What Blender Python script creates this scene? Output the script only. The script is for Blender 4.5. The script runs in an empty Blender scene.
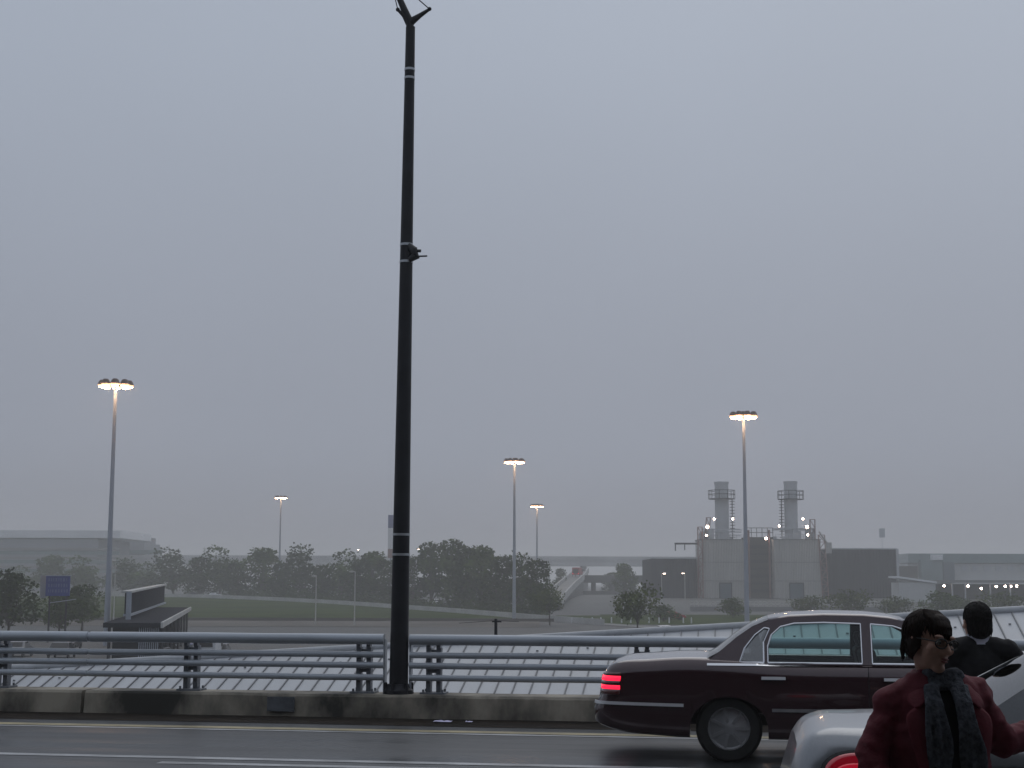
import bpy, bmesh, math, random
from mathutils import Vector, Matrix, Quaternion
from mathutils import noise as mnoise
S = bpy.context.scene
COL = S.collection
RAD = math.radians
random.seed(7)

# ------------------------------------------------------------------ camera
F = 1500.0; CAMH = 1.8; PITCH = RAD(7.5)
cam = bpy.data.cameras.new('camera'); camo = bpy.data.objects.new('camera', cam); COL.objects.link(camo)
cam.sensor_width = 36; cam.lens = F*36/1024; cam.clip_start = 0.1; cam.clip_end = 6000
CM = Matrix.Translation((0, 0, CAMH)) @ Matrix.Rotation(math.pi/2+PITCH, 4, 'X') @ Matrix.Rotation(0.003, 4, 'Z')
camo.matrix_world = CM
S.camera = camo

# ------------------------------------------------------------------ world, sun, exposure
W = bpy.data.worlds.new('World'); S.world = W; W.use_nodes = True
nt = W.node_tree; nd = nt.nodes; lk = nt.links
for n in list(nd): nd.remove(n)
out = nd.new('ShaderNodeOutputWorld'); bg = nd.new('ShaderNodeBackground')
SUN_EL, SUN_ROT = RAD(50), RAD(20)
sky = nd.new('ShaderNodeTexSky'); sky.sky_type = 'NISHITA'; sky.sun_disc = False
sky.sun_elevation = SUN_EL; sky.sun_rotation = SUN_ROT; sky.dust_density = 6; sky.air_density = 1.5
hs = nd.new('ShaderNodeHueSaturation'); hs.inputs['Saturation'].default_value = 0.25; hs.inputs['Value'].default_value = 0.5
tc = nd.new('ShaderNodeTexCoord'); sp = nd.new('ShaderNodeSeparateXYZ')
rp = nd.new('ShaderNodeValToRGB'); rp.color_ramp.interpolation = 'EASE'
els = rp.color_ramp.elements
els[0].position = 0.0; els[0].color = (0.262, 0.272, 0.32, 1)
els[1].position = 1.0; els[1].color = (0.6, 0.655, 0.75, 1)
e = els.new(0.10); e.color = (0.30, 0.33, 0.402, 1)
e = els.new(0.40); e.color = (0.37, 0.42, 0.51, 1)
nz = nd.new('ShaderNodeTexNoise'); nz.inputs['Scale'].default_value = 1.6; nz.inputs['Detail'].default_value = 3
nm = nd.new('ShaderNodeMapRange'); nm.inputs[1].default_value = 0.3; nm.inputs[2].default_value = 0.7; nm.inputs[3].default_value = 9.5; nm.inputs[4].default_value = 10.5
sc_ = nd.new('ShaderNodeVectorMath'); sc_.operation = 'SCALE'
mx = nd.new('ShaderNodeMix'); mx.data_type = 'RGBA'; mx.inputs[0].default_value = 0.88
lk.new(tc.outputs['Generated'], sp.inputs[0]); lk.new(sp.outputs['Z'], rp.inputs[0])
lk.new(tc.outputs['Generated'], nz.inputs['Vector']); lk.new(nz.outputs['Fac'], nm.inputs[0])
lk.new(rp.outputs[0], sc_.inputs[0]); lk.new(nm.outputs[0], sc_.inputs['Scale'])
lk.new(sky.outputs[0], hs.inputs['Color']); lk.new(hs.outputs[0], mx.inputs[6]); lk.new(sc_.outputs[0], mx.inputs[7])
lk.new(mx.outputs[2], bg.inputs['Color']); bg.inputs['Strength'].default_value = 0.1
lk.new(bg.outputs[0], out.inputs['Surface'])
sl = bpy.data.lights.new('sun', 'SUN'); sl.energy = 0.5; sl.angle = RAD(60); sl.color = (1, 0.97, 0.93)
so = bpy.data.objects.new('sun', sl); COL.objects.link(so)
sd = Vector((math.sin(SUN_ROT)*math.cos(SUN_EL), math.cos(SUN_ROT)*math.cos(SUN_EL), math.sin(SUN_EL)))
so.rotation_euler = sd.to_track_quat('Z', 'Y').to_euler()
vs = S.view_settings; vs.view_transform = 'Standard'; vs.look = 'None'; vs.exposure = 0; vs.gamma = 1; vs.use_curve_mapping = False
S.render.engine = 'CYCLES'
S.cycles.use_denoising = True
S.cycles.max_bounces = 8; S.cycles.volume_bounces = 1; S.cycles.transparent_max_bounces = 16
S.cycles.sample_clamp_indirect = 3

# ------------------------------------------------------------------ coordinates
TH = RAD(9)
MR = Matrix.Rotation(-TH, 4, 'Z')            # road frame (u right, v away, w up) -> world
def ray(px, py):
    return (CM.to_3x3() @ Vector(((px-512)/F, -(py-384)/F, -1))).normalized()
def P(px, py, d):                            # the point at depth y = d seen at that place of the photo
    r = ray(px, py); return Vector((0, 0, CAMH)) + r*(d/r.y)
def PV(px, py, v):                           # same, on the plane road-v = v, in road coordinates
    r = MR.inverted().to_3x3() @ ray(px, py); c = Vector((0, 0, CAMH)); return c + r*(v/r.y)
TER = [(-400, -7), (150, -7), (260, -6.5), (330, -6.0), (400, -4.6), (460, -4.2), (4000, -4.2)]
def gz(d):
    for (a, za), (b, zb) in zip(TER, TER[1:]):
        if d <= b:
            t = (d-a)/(b-a); return CAMH+za+(zb-za)*t
    return CAMH-4.2
def G(px, d):                                # on the ground, at depth d, in the photo column px
    x = (px-512)/F*d; return Vector((x, d, gz(d)))
def lerp(a, b, t): return a+(b-a)*t
def interp(x, pts):
    if x <= pts[0][0]: return pts[0][1]
    for (a, ya), (b, yb) in zip(pts, pts[1:]):
        if x <= b: return ya+(yb-ya)*(x-a)/(b-a)
    return pts[-1][1]
def smooth(x, pts):                          # Catmull-Rom style interpolation of (x, y) pairs
    if x <= pts[0][0]: return pts[0][1]
    if x >= pts[-1][0]: return pts[-1][1]
    for i in range(len(pts)-1):
        if x <= pts[i+1][0]:
            x0, y0 = pts[i]; x1, y1 = pts[i+1]; h = x1-x0; t = (x-x0)/h
            s = (y1-y0)/h
            m0 = s if i == 0 else 0.5*(s+(y0-pts[i-1][1])/(x0-pts[i-1][0]))
            m1 = s if i == len(pts)-2 else 0.5*(s+(pts[i+2][1]-y1)/(pts[i+2][0]-x1))
            if i > 0 and (y0-pts[i-1][1])*s <= 0: m0 = 0
            if i < len(pts)-2 and (pts[i+2][1]-y1)*s <= 0: m1 = 0
            return (2*t**3-3*t*t+1)*y0+(t**3-2*t*t+t)*h*m0+(-2*t**3+3*t*t)*y1+(t**3-t*t)*h*m1

# ------------------------------------------------------------------ materials
def mat(name, col, rough=0.6, metal=0.0, var=0.15, scale=3.0, bump=0.0, emit=None, estr=0, spec=0.5, coat=0, col2=None, stretch=(1, 1, 1), detail=5, rvar=0.0, rr=(0.32, 0.68), trans=0, ior=1.45, alpha=1):
    m = bpy.data.materials.new(name); m.use_nodes = True
    t = m.node_tree; b = t.nodes['Principled BSDF']
    b.inputs['Roughness'].default_value = rough; b.inputs['Metallic'].default_value = metal
    b.inputs['Specular IOR Level'].default_value = spec; b.inputs['Coat Weight'].default_value = coat
    b.inputs['Transmission Weight'].default_value = trans; b.inputs['IOR'].default_value = ior
    c = Vector(col)
    if var > 0 or col2:
        co = t.nodes.new('ShaderNodeTexCoord'); mp = t.nodes.new('ShaderNodeMapping'); mp.inputs['Scale'].default_value = stretch
        n = t.nodes.new('ShaderNodeTexNoise'); n.inputs['Scale'].default_value = scale; n.inputs['Detail'].default_value = detail; n.inputs['Roughness'].default_value = 0.6
        r = t.nodes.new('ShaderNodeValToRGB')
        c2 = Vector(col2) if col2 else c*(1+var)
        c1 = c if col2 else c*(1-var)
        r.color_ramp.elements[0].position = rr[0]; r.color_ramp.elements[1].position = rr[1]
        r.color_ramp.elements[0].color = (*c1, 1); r.color_ramp.elements[1].color = (*c2, 1)
        t.links.new(co.outputs['Object'], mp.inputs[0]); t.links.new(mp.outputs[0], n.inputs['Vector']); t.links.new(n.outputs['Fac'], r.inputs[0])
        t.links.new(r.outputs[0], b.inputs['Base Color'])
        if bump:
            bp = t.nodes.new('ShaderNodeBump'); bp.inputs['Strength'].default_value = bump; bp.inputs['Distance'].default_value = 0.02
            t.links.new(n.outputs['Fac'], bp.inputs['Height']); t.links.new(bp.outputs[0], b.inputs['Normal'])
        if rvar:
            mr = t.nodes.new('ShaderNodeMapRange'); mr.inputs[1].default_value = 0.35; mr.inputs[2].default_value = 0.65
            mr.inputs[3].default_value = max(0.02, rough-rvar); mr.inputs[4].default_value = rough+rvar
            t.links.new(n.outputs['Fac'], mr.inputs[0]); t.links.new(mr.outputs[0], b.inputs['Roughness'])
    else:
        b.inputs['Base Color'].default_value = (*c, 1)
    if emit:
        b.inputs['Emission Color'].default_value = (*emit, 1); b.inputs['Emission Strength'].default_value = estr
    if alpha < 1: b.inputs['Alpha'].default_value = alpha
    return m
M = {}
M['asphalt_wet'] = mat('wet_asphalt', (0.03, 0.032, 0.036), 0.42, var=0.28, scale=0.8, rvar=0.13, bump=0.1, stretch=(0.3, 1.6, 1), detail=10)
M['line_white'] = mat('white_road_paint', (0.16, 0.16, 0.16), 0.4, col2=(0.46, 0.47, 0.48), scale=1.6, detail=9)
M['line_yellow'] = mat('yellow_road_paint', (0.17, 0.14, 0.07), 0.45, col2=(0.46, 0.39, 0.22), scale=1.3, detail=9)
M['gutter'] = mat('gutter_grit', (0.008, 0.007, 0.006), 0.8, col2=(0.03, 0.022, 0.016), scale=1.2, stretch=(1, 3, 1), spec=0.1)
M['parapet'] = mat('stained_concrete', (0.026, 0.024, 0.019), 0.75, col2=(0.33, 0.295, 0.235), scale=1.1, bump=0.3, stretch=(0.9, 1, .5), detail=8, rr=(0.4, 0.62))
M['concrete'] = mat('concrete', (0.24, 0.24, 0.23), 0.8, var=0.2, scale=0.4, bump=0.2)
M['conc_far'] = mat('weathered_concrete', (0.2, 0.2, 0.2), 0.85, var=0.15, scale=0.08)
M['conc_hazed'] = mat('haze_faded_viaduct_concrete', (0.5, 0.5, 0.5), 0.85, var=0.15, scale=0.08)  # concrete tone raised so the viaduct looks faded by haze
M['conc_dark'] = mat('dark_concrete', (0.09, 0.09, 0.09), 0.85, var=0.2, scale=0.1)
M['rail'] = mat('galvanised_rail', (0.38, 0.41, 0.45), 0.42, 0.2, var=0.14, scale=2.0, rvar=0.1, stretch=(0.4, 2, 2), detail=8)
M['rail_dark'] = mat('dirty_galvanised', (0.17, 0.18, 0.2), 0.55, 0.3, var=0.35, scale=6)
M['pole_dark'] = mat('black_painted_steel', (0.009, 0.01, 0.014), 0.5, 0.0, var=0.3, scale=4, spec=0.35)
M['band'] = mat('steel_band', (0.4, 0.42, 0.44), 0.35, 0.6, var=0.1)
M['pole_grey'] = mat('grey_galvanised_mast', (0.32, 0.35, 0.4), 0.5, 0.3, var=0.1, scale=0.5)
M['pole_cream'] = mat('pale_aluminium_post', (0.42, 0.42, 0.4), 0.5, 0.2, var=0.1)
M['roof_metal'] = mat('pale_painted_metal_roof', (0.385, 0.397, 0.415), 0.45, 0.0, var=0.16, scale=1.6, rvar=0.1, stretch=(1.4, 0.25, 1), detail=8)
M['seam'] = mat('dark_roof_seam', (0.13, 0.135, 0.145), 0.5, 0.1, var=0.2)
M['dark'] = mat('dark_steel', (0.02, 0.02, 0.023), 0.6, var=0.3)
M['grass'] = mat('grass', (0.015, 0.027, 0.004), 0.9, col2=(0.046, 0.068, 0.011), spec=0.03, scale=0.12, detail=10, stretch=(0.6, 1, 1))
M['lot'] = mat('grey_tarmac', (0.05, 0.051, 0.052), 0.75, spec=0.25, col2=(0.1, 0.101, 0.1), scale=0.02, stretch=(0.6, 1.5, 1), rvar=0.15, detail=8)
M['road_far'] = mat('worn_tarmac', (0.1, 0.1, 0.1), 0.6, var=0.25, scale=0.05, rvar=0.15)
M['kerb'] = mat('pale_kerb_concrete', (0.4, 0.4, 0.39), 0.8, var=0.15, scale=0.2)
M['brown_conc'] = mat('brownish_concrete', (0.105, 0.096, 0.086), 0.9, spec=0.15, var=0.25, scale=0.1)
M['bark'] = mat('bark', (0.06, 0.048, 0.036), 0.9, var=0.3, scale=3)
def leafm(n, a, b, s): return mat(n, a, 0.8, col2=b, scale=s, detail=3, spec=0.06)
M['leaf'] = leafm('tree_leaves', (0.02, 0.036, 0.006), (0.092, 0.138, 0.022), 0.26)
M['leaf_dark'] = leafm('dark_leaves', (0.013, 0.025, 0.005), (0.058, 0.092, 0.016), 0.26)
M['leaf_shrub'] = leafm('shrub_leaves', (0.024, 0.038, 0.008), (0.115, 0.14, 0.03), 0.5)
M['paint_maroon'] = mat('dark_maroon_car_paint', (0.042, 0.016, 0.021), 0.16, 0.25, var=0.06, scale=40, coat=1.0)
M['paint_silver'] = mat('silver_car_paint', (0.25, 0.26, 0.275), 0.28, 0.6, var=0.04, scale=60, coat=0.5)
M['chrome'] = mat('chrome', (0.7, 0.7, 0.72), 0.12, 1.0, var=0)
M['satin'] = mat('satin_bright_trim', (0.72, 0.72, 0.74), 0.35, 0.25, var=0)
M['rubber'] = mat('tyre_rubber', (0.012, 0.012, 0.012), 0.7, var=0.25, scale=10)
M['rim'] = mat('alloy_rim', (0.42, 0.42, 0.43), 0.32, 0.7, var=0.1, scale=8)
M['black'] = mat('black_trim', (0.008, 0.008, 0.009), 0.5, var=0.2)
M['interior'] = mat('dark_car_interior', (0.018, 0.017, 0.017), 0.8, var=0.2)
def glassm(n, tint, refl_rough=0.02, ior=1.5):
    m = bpy.data.materials.new(n); m.use_nodes = True; t = m.node_tree
    for x in list(t.nodes): t.nodes.remove(x)
    o = t.nodes.new('ShaderNodeOutputMaterial'); tr = t.nodes.new('ShaderNodeBsdfTransparent'); gl = t.nodes.new('ShaderNodeBsdfGlossy')
    mixs = t.nodes.new('ShaderNodeMixShader'); fr = t.nodes.new('ShaderNodeFresnel'); fr.inputs[0].default_value = ior
    tr.inputs[0].default_value = (*tint, 1); gl.inputs['Roughness'].default_value = refl_rough; gl.inputs['Color'].default_value = (0.9, 0.9, 0.9, 1)
    t.links.new(fr.outputs[0], mixs.inputs[0]); t.links.new(tr.outputs[0], mixs.inputs[1]); t.links.new(gl.outputs[0], mixs.inputs[2]); t.links.new(mixs.outputs[0], o.inputs[0])
    return m
M['glass_green'] = glassm('green_tinted_glass', (0.62, 0.78, 0.775))
M['glass_pale'] = glassm('pale_reflecting_glass', (0.4, 0.42, 0.43), 0.1, 2.6)
M['glass_dark'] = glassm('dark_tinted_glass', (0.12, 0.14, 0.15))
M['lens_dark'] = glassm('dark_spectacle_lens', (0.6, 0.6, 0.6), ior=1.15)
M['tail_on'] = mat('lit_red_tail_lamp', (0.3, 0.008, 0.012), 0.15, var=0, emit=(1, 0.012, 0.05), estr=1.7)
M['tail_red'] = mat('red_tail_lamp', (0.3, 0.008, 0.018), 0.12, var=0, coat=1, emit=(1, 0.02, 0.06), estr=0.09)
M['tail_mid'] = mat('glowing_red_lens', (0.3, 0.008, 0.015), 0.12, var=0, coat=1, emit=(1, 0.02, 0.06), estr=0.28)
M['tail_dim'] = mat('dark_red_lens', (0.09, 0.006, 0.008), 0.15, var=0, coat=1)
M['plate_steel'] = mat('grey_steel_plate', (0.13, 0.14, 0.155), 0.5, 0.3, var=0.25, scale=5)
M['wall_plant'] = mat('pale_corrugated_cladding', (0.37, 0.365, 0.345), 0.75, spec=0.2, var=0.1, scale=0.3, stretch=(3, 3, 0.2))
M['wall_stack'] = mat('haze_faded_stack_steel', (0.4, 0.42, 0.44), 0.6, 0.0, var=0.12, scale=0.3)  # haze fade of the stacks put into a lighter steel colour
M['wall_dark'] = mat('dark_cladding', (0.018, 0.02, 0.027), 0.85, spec=0.05, var=0.14, scale=0.2, stretch=(2, 2, 0.2))
M['brick'] = mat('brown_brick_and_louvres', (0.045, 0.039, 0.035), 0.9, spec=0.1, var=0.25, scale=0.6)
M['red_steel'] = mat('red_oxide_steel', (0.2, 0.1, 0.09), 0.7, var=0.2)
M['door_blue'] = mat('blue_grey_door', (0.06, 0.09, 0.115), 0.6, var=0.1)
M['garage'] = mat('haze_faded_garage_facade', (0.25, 0.265, 0.29), 0.85, spec=0.1, var=0.12, scale=0.05)  # facade lightened towards the sky colour to imitate thicker haze
M['garage_pale'] = mat('haze_faded_pale_band', (0.72, 0.73, 0.75), 0.7, var=0.1, scale=0.05)  # pale band, brightened further for the look of haze
M['term_wall'] = mat('haze_faded_pale_cladding', (0.46, 0.47, 0.47), 0.6, var=0.1, scale=0.1)  # pale cladding with extra lightness standing in for haze
M['term_glass'] = mat('greenish_curtain_glass', (0.13, 0.19, 0.195), 0.25, var=0.2, scale=0.2)
M['sign_blue'] = mat('blue_sign_board', (0.022, 0.04, 0.19), 0.5, var=0.15, scale=1)
M['sign_white'] = mat('white_sign_paint', (0.6, 0.62, 0.64), 0.5, var=0.05)
M['sign_faint'] = mat('faded_sign_lettering', (0.1, 0.13, 0.24), 0.5, var=0.2)
M['red_paint'] = mat('red_vehicle_paint', (0.3, 0.022, 0.026), 0.4, var=0.1)
M['white_paint'] = mat('white_vehicle_paint', (0.62, 0.63, 0.65), 0.35, var=0.05)
M['grey_paint'] = mat('grey_vehicle_paint', (0.17, 0.175, 0.185), 0.3, var=0.05)
M['dark_paint'] = mat('dark_vehicle_paint', (0.02, 0.022, 0.03), 0.3, var=0.05)
M['lamp_warm'] = mat('lit_sodium_lens', (1, 0.75, 0.5), 0.4, var=0, emit=(1.0, 0.6, 0.34), estr=75)
M['lamp_glow'] = mat('orange_lit_refractor', (0.8, 0.5, 0.3), 0.4, var=0, emit=(1.0, 0.56, 0.3), estr=1.9)
M['lamp_white'] = mat('lit_white_lamp', (1, 0.95, 0.9), 0.4, var=0, emit=(1.0, 0.74, 0.6), estr=30)
M['lamp_housing'] = mat('brown_lamp_housing', (0.12, 0.075, 0.06), 0.5, var=0.2)
M['skin'] = mat('skin', (0.42, 0.245, 0.185), 0.5, var=0.08, scale=14, spec=0.4)
M['hair_brown'] = mat('dark_brown_hair', (0.016, 0.007, 0.004), 0.6, spec=0.2, var=0.45, scale=45, stretch=(1, 1, 0.25), bump=0.4)
M['hair_black'] = mat('black_hair', (0.009, 0.0075, 0.007), 0.6, spec=0.25, var=0.45, scale=60, stretch=(1, 1, 0.25), bump=0.4)
M['jacket_red'] = mat('dark_red_jacket_cloth', (0.115, 0.015, 0.025), 0.75, var=0.12, scale=30, bump=0.25, spec=0.3)
M['jacket_black'] = mat('black_jacket_cloth', (0.007, 0.007, 0.009), 0.8, var=0.25, scale=14, bump=0.3, spec=0.3)
M['shirt_black'] = mat('black_shirt_cloth', (0.008, 0.008, 0.01), 0.8, var=0.2, scale=30)
M['scarf'] = mat('slate_scarf_wool', (0.085, 0.093, 0.11), 0.95, var=0.5, scale=55, bump=0.9, spec=0.2)
M['collar'] = mat('pale_lilac_collar', (0.5, 0.5, 0.58), 0.8, var=0.06, scale=20)
M['jeans'] = mat('dark_denim', (0.014, 0.018, 0.03), 0.85, var=0.25, scale=40)
M['shoe'] = mat('black_shoe_leather', (0.01, 0.01, 0.01), 0.4, var=0.2)
M['side_conc'] = mat('sidewalk_concrete', (0.2, 0.2, 0.195), 0.8, var=0.2, scale=0.8, bump=0.2)
M['canopy_wall'] = mat('dark_terminal_cladding', (0.05, 0.05, 0.052), 0.7, var=0.1, scale=0.5)
M['litter'] = mat('lilac_paper', (0.5, 0.48, 0.66), 0.7, var=0.15, scale=20)

# ------------------------------------------------------------------ mesh helpers
class MB:
    def __init__(s): s.v = []; s.f = []; s.m = []; s.cur = 0
    def add(s, vs_, fs):
        o = len(s.v); s.v += [Vector(p) for p in vs_]; s.f += [tuple(i+o for i in q) for q in fs]; s.m += [s.cur]*len(fs); return s
    def box(s, c, d, rot=None):
        hx, hy, hz = d[0]/2, d[1]/2, d[2]/2
        q = [Vector((x, y, z)) for z in (-hz, hz) for y in (-hy, hy) for x in (-hx, hx)]
        if rot: q = [rot @ p for p in q]
        return s.add([p+Vector(c) for p in q], [(0, 2, 3, 1), (4, 5, 7, 6), (0, 1, 5, 4), (2, 6, 7, 3), (0, 4, 6, 2), (1, 3, 7, 5)])
    def quad(s, a, b, c, d): return s.add([a, b, c, d], [(0, 1, 2, 3)])
    def cyl(s, a, b, r0, r1=None, n=12, caps=True):
        a = Vector(a); b = Vector(b); r1 = r0 if r1 is None else r1
        q = (b-a).to_track_quat('Z', 'Y'); pts = []
        for p, r in ((a, r0), (b, r1)):
            for i in range(n):
                t = 2*math.pi*i/n; pts.append(p+q @ Vector((r*math.cos(t), r*math.sin(t), 0)))
        fs = [(i, (i+1) % n, n+(i+1) % n, n+i) for i in range(n)]
        if caps: fs += [tuple(range(n-1, -1, -1)), tuple(range(n, 2*n))]
        return s.add(pts, fs)
    def tube(s, pts, rs, n=10):
        pts = [Vector(p) for p in pts]; ring = []
        up = Vector((0.13, 0.31, 0.94))
        for i, p in enumerate(pts):
            t = (pts[min(i+1, len(pts)-1)]-pts[max(i-1, 0)]).normalized()
            x = t.cross(up); x = x.normalized() if x.length > 1e-4 else Vector((1, 0, 0)); y = t.cross(x)
            r = rs[i] if isinstance(rs, (list, tuple)) else rs
            ring += [p+x*(r*math.cos(2*math.pi*k/n))+y*(r*math.sin(2*math.pi*k/n)) for k in range(n)]
        m = len(pts); fs = []
        for i in range(m-1):
            for k in range(n): fs.append((i*n+k, i*n+(k+1) % n, (i+1)*n+(k+1) % n, (i+1)*n+k))
        fs += [tuple(range(n-1, -1, -1)), tuple(range((m-1)*n, m*n))]
        return s.add(ring, fs)
    def lathe(s, prof, c=(0, 0, 0), axis='z', n=24):
        c = Vector(c); pts = []
        for r, h in prof:
            for i in range(n):
                t = 2*math.pi*i/n; a, b = r*math.cos(t), r*math.sin(t)
                pts.append(c+(Vector((a, b, h)) if axis == 'z' else Vector((a, h, b))))
        fs = []
        for j in range(len(prof)-1):
            for i in range(n): fs.append((j*n+i, j*n+(i+1) % n, (j+1)*n+(i+1) % n, (j+1)*n+i))
        return s.add(pts, fs)
    def grid(s, rows):
        m = len(rows[0]); pts = [p for r in rows for p in r]
        return s.add(pts, [(i*m+k, i*m+k+1, (i+1)*m+k+1, (i+1)*m+k) for i in range(len(rows)-1) for k in range(m-1)])
    def ball(s, c, r, rot=None, n=14, m=9):
        c = Vector(c); r = Vector(r) if not isinstance(r, (int, float)) else Vector((r, r, r))
        rows = []
        for j in range(m+1):
            a = math.pi*j/m; row = []
            for i in range(n+1):
                t = 2*math.pi*i/n; p = Vector((r.x*math.sin(a)*math.cos(t), r.y*math.sin(a)*math.sin(t), r.z*math.cos(a)))
                if rot: p = rot @ p
                row.append(p+c)
            rows.append(row)
        return s.grid(rows)
    def capsule(s, a, b, r0, r1=None):
        r1 = r0 if r1 is None else r1
        s.cyl(a, b, r0, r1, 14); s.ball(a, r0); s.ball(b, r1); return s
    def mesh(s, name, mats):
        me = bpy.data.meshes.new(name); me.from_pydata([tuple(p) for p in s.v], [], s.f)
        for m in (mats if isinstance(mats, list) else [mats]): me.materials.append(m)
        me.polygons.foreach_set('material_index', s.m); me.update(); return me
    def build(s, name, mats, parent=None, smooth=False, mtx=None, weld=False, angle=40):
        me = s.mesh(name, mats); o = bpy.data.objects.new(name, me); COL.objects.link(o)
        bm = bmesh.new(); bm.from_mesh(me)
        if weld: bmesh.ops.remove_doubles(bm, verts=bm.verts, dist=1e-4)
        bmesh.ops.recalc_face_normals(bm, faces=bm.faces)
        bm.to_mesh(me); bm.free()
        if smooth:
            me.polygons.foreach_set('use_smooth', [True]*len(me.polygons))
            me.set_sharp_from_angle(angle=RAD(angle))
        if parent: o.parent = parent
        if mtx is not None: o.matrix_world = mtx if not parent else o.matrix_world
        return o
def blob(name, mb, m, voxel, parent=None, it=3, fac=0.5, cut=None, solid=0, fold=0):
    """one continuous surface around overlapping capsules and ellipsoids"""
    me = mb.mesh(name, m); o = bpy.data.objects.new(name, me); COL.objects.link(o)
    r = o.modifiers.new('r', 'REMESH'); r.mode = 'VOXEL'; r.voxel_size = voxel
    q = o.modifiers.new('s', 'SMOOTH'); q.iterations = it; q.factor = fac
    dg = bpy.context.evaluated_depsgraph_get(); dg.update()
    me2 = bpy.data.meshes.new_from_object(o.evaluated_get(dg)); o.modifiers.clear(); o.data = me2; bpy.data.meshes.remove(me)
    me2.name = name; me2.materials.clear(); me2.materials.append(m)
    if cut:
        bm = bmesh.new(); bm.from_mesh(me2)
        bmesh.ops.delete(bm, geom=[f for f in bm.faces if cut(f.calc_center_median())], context='FACES')
        bm.to_mesh(me2); bm.free()
    if fold:
        nn = [Vector(v.normal) for v in me2.vertices]
        for v, n_ in zip(me2.vertices, nn):
            p = v.co; a = mnoise.noise(Vector((p.x*13+p.z*8, p.y*13, p.z*17-p.x*9))); b_ = mnoise.noise(Vector((p.x*24+3, p.y*24, p.z*15)))
            v.co = p+n_*(fold*(1-2.2*abs(a))+fold*.4*b_)
    if solid:
        sm = o.modifiers.new('t', 'SOLIDIFY'); sm.thickness = solid; sm.offset = -1
    me2.polygons.foreach_set('use_smooth', [True]*len(me2.polygons))
    if parent: o.parent = parent
    return o
def tag(o, label, cat, group=None):
    o['label'] = label; o['category'] = cat
    if group: o['group'] = group
    return o
def thing(name, label, cat, loc=(0, 0, 0), rz=0, group=None):
    o = bpy.data.objects.new(name, None); COL.objects.link(o); o.empty_display_size = 0.3
    o.location = loc; o.rotation_euler = (0, 0, rz); return tag(o, label, cat, group)
def struct(o, kind='structure'): o['kind'] = kind; return o
def kids(o): return [c for c in COL.objects if c.parent == o]
def clone(o, parent=None, loc=None, rz=None, label=None, names=None):
    c = o.copy(); COL.objects.link(c)
    if parent: c.parent = parent
    for k in kids(o): clone(k, c)
    if loc is not None: c.location = loc
    if rz is not None: c.rotation_euler[2] = rz
    if label: c['label'] = label
    return c
def RT(u, v, w=0): return MR @ Vector((u, v, w))
RZ = -TH                                     # rotation of things aligned with the road

# ================================================================== SETTING: ground and roads
def sheet(name, rows, m, lift=0.0, kind='structure', parent=None):
    mb = MB(); mb.grid([[Vector((p[0], p[1], gz(p[1])+lift)) for p in r] for r in rows])
    o = mb.build(name, m); return struct(o, kind)
ys = [-300, 0, 60, 100, 150]+list(range(160, 480, 10))+[600, 800, 1200, 2500]
sheet('ground', [[(x, y) for x in (-1500, -400, 0, 400, 1500)] for y in ys], M['lot'])
RA = [(-300, 470), (-100, 445), (100, 425), (165, 412), (300, 372), (400, 330), (500, 276), (560, 248), (640, 222), (760, 195)]
def droad(px): return smooth(px, RA)
def X(px, d): return (px-512)/F*d
pxs = list(range(-300, 561, 20))
# grass bank between the access road and the brown service road
rows = []
for k in range(13):
    t = k/12; rows.append([(X(px, lerp(250, droad(px), t)), lerp(250, droad(px), t)) for px in pxs if px <= 540])
sheet('grass_bank', rows, M['grass'], 0.05, 'stuff')
rows = []
for k in range(5):
    rows.append([(X(px, droad(px)+k*2.2), droad(px)+k*2.2) for px in list(range(-300, 761, 20))])
sheet('access_road', rows, M['road_far'], 0.08)
mb = MB()                                    # pale low kerb along the near edge of the access road
for px in range(-300, 600, 8):
    a = Vector((X(px, droad(px)-0.4), droad(px)-0.4, gz(droad(px)))); b = Vector((X(px+8, droad(px+8)-0.4), droad(px+8)-0.4, gz(droad(px+8))))
    h = Vector((0, 0, 0.95)); w = Vector((0, 0.5, 0))
    mb.quad(a, b, b+h, a+h); mb.quad(a+h, b+h, b+h+w, a+h+w); mb.quad(a+w, b+w, b+w+h, a+w+h)
tag(mb.build('kerb_wall', M['kerb']), 'long low pale kerb wall curving along the road above the grass bank', 'kerb wall')
sheet('service_road', [[(X(px, d), d) for px in range(-300, 580, 40)] for d in (222, 230, 240, 249.5)], M['brown_conc'], 0.05)
mb = MB()
for px in range(-300, 560, 20):
    a = G(px, 250); b = G(px+20, 250); h = Vector((0, 0, 0.5)); w = Vector((0, .4, 0))
    mb.quad(a, b, b+h, a+h); mb.quad(a+h, b+h, b+h+w, a+h+w)
tag(mb.build('retaining_kerb', M['brown_conc']), 'low brownish kerb at the foot of the grass bank', 'kerb wall')
# verge under the roadside trees, grass at the plant
sheet('tree_verge', [[(X(px, droad(px)+10+k*12), droad(px)+10+k*12) for px in range(-300, 545, 20)] for k in range(5)], M['grass'], 0.05, 'stuff')
sheet('plant_verge', [[(X(px, d), d) for px in range(600, 1200, 40)] for d in (236, 250, 264, 278, 292)], M['grass'], 0.05, 'stuff')
sheet('ramp_verge', [[(X(px, d), d) for px in range(556, 650, 10)] for d in (268, 276, 284)], M['grass'], 0.06, 'stuff')

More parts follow.
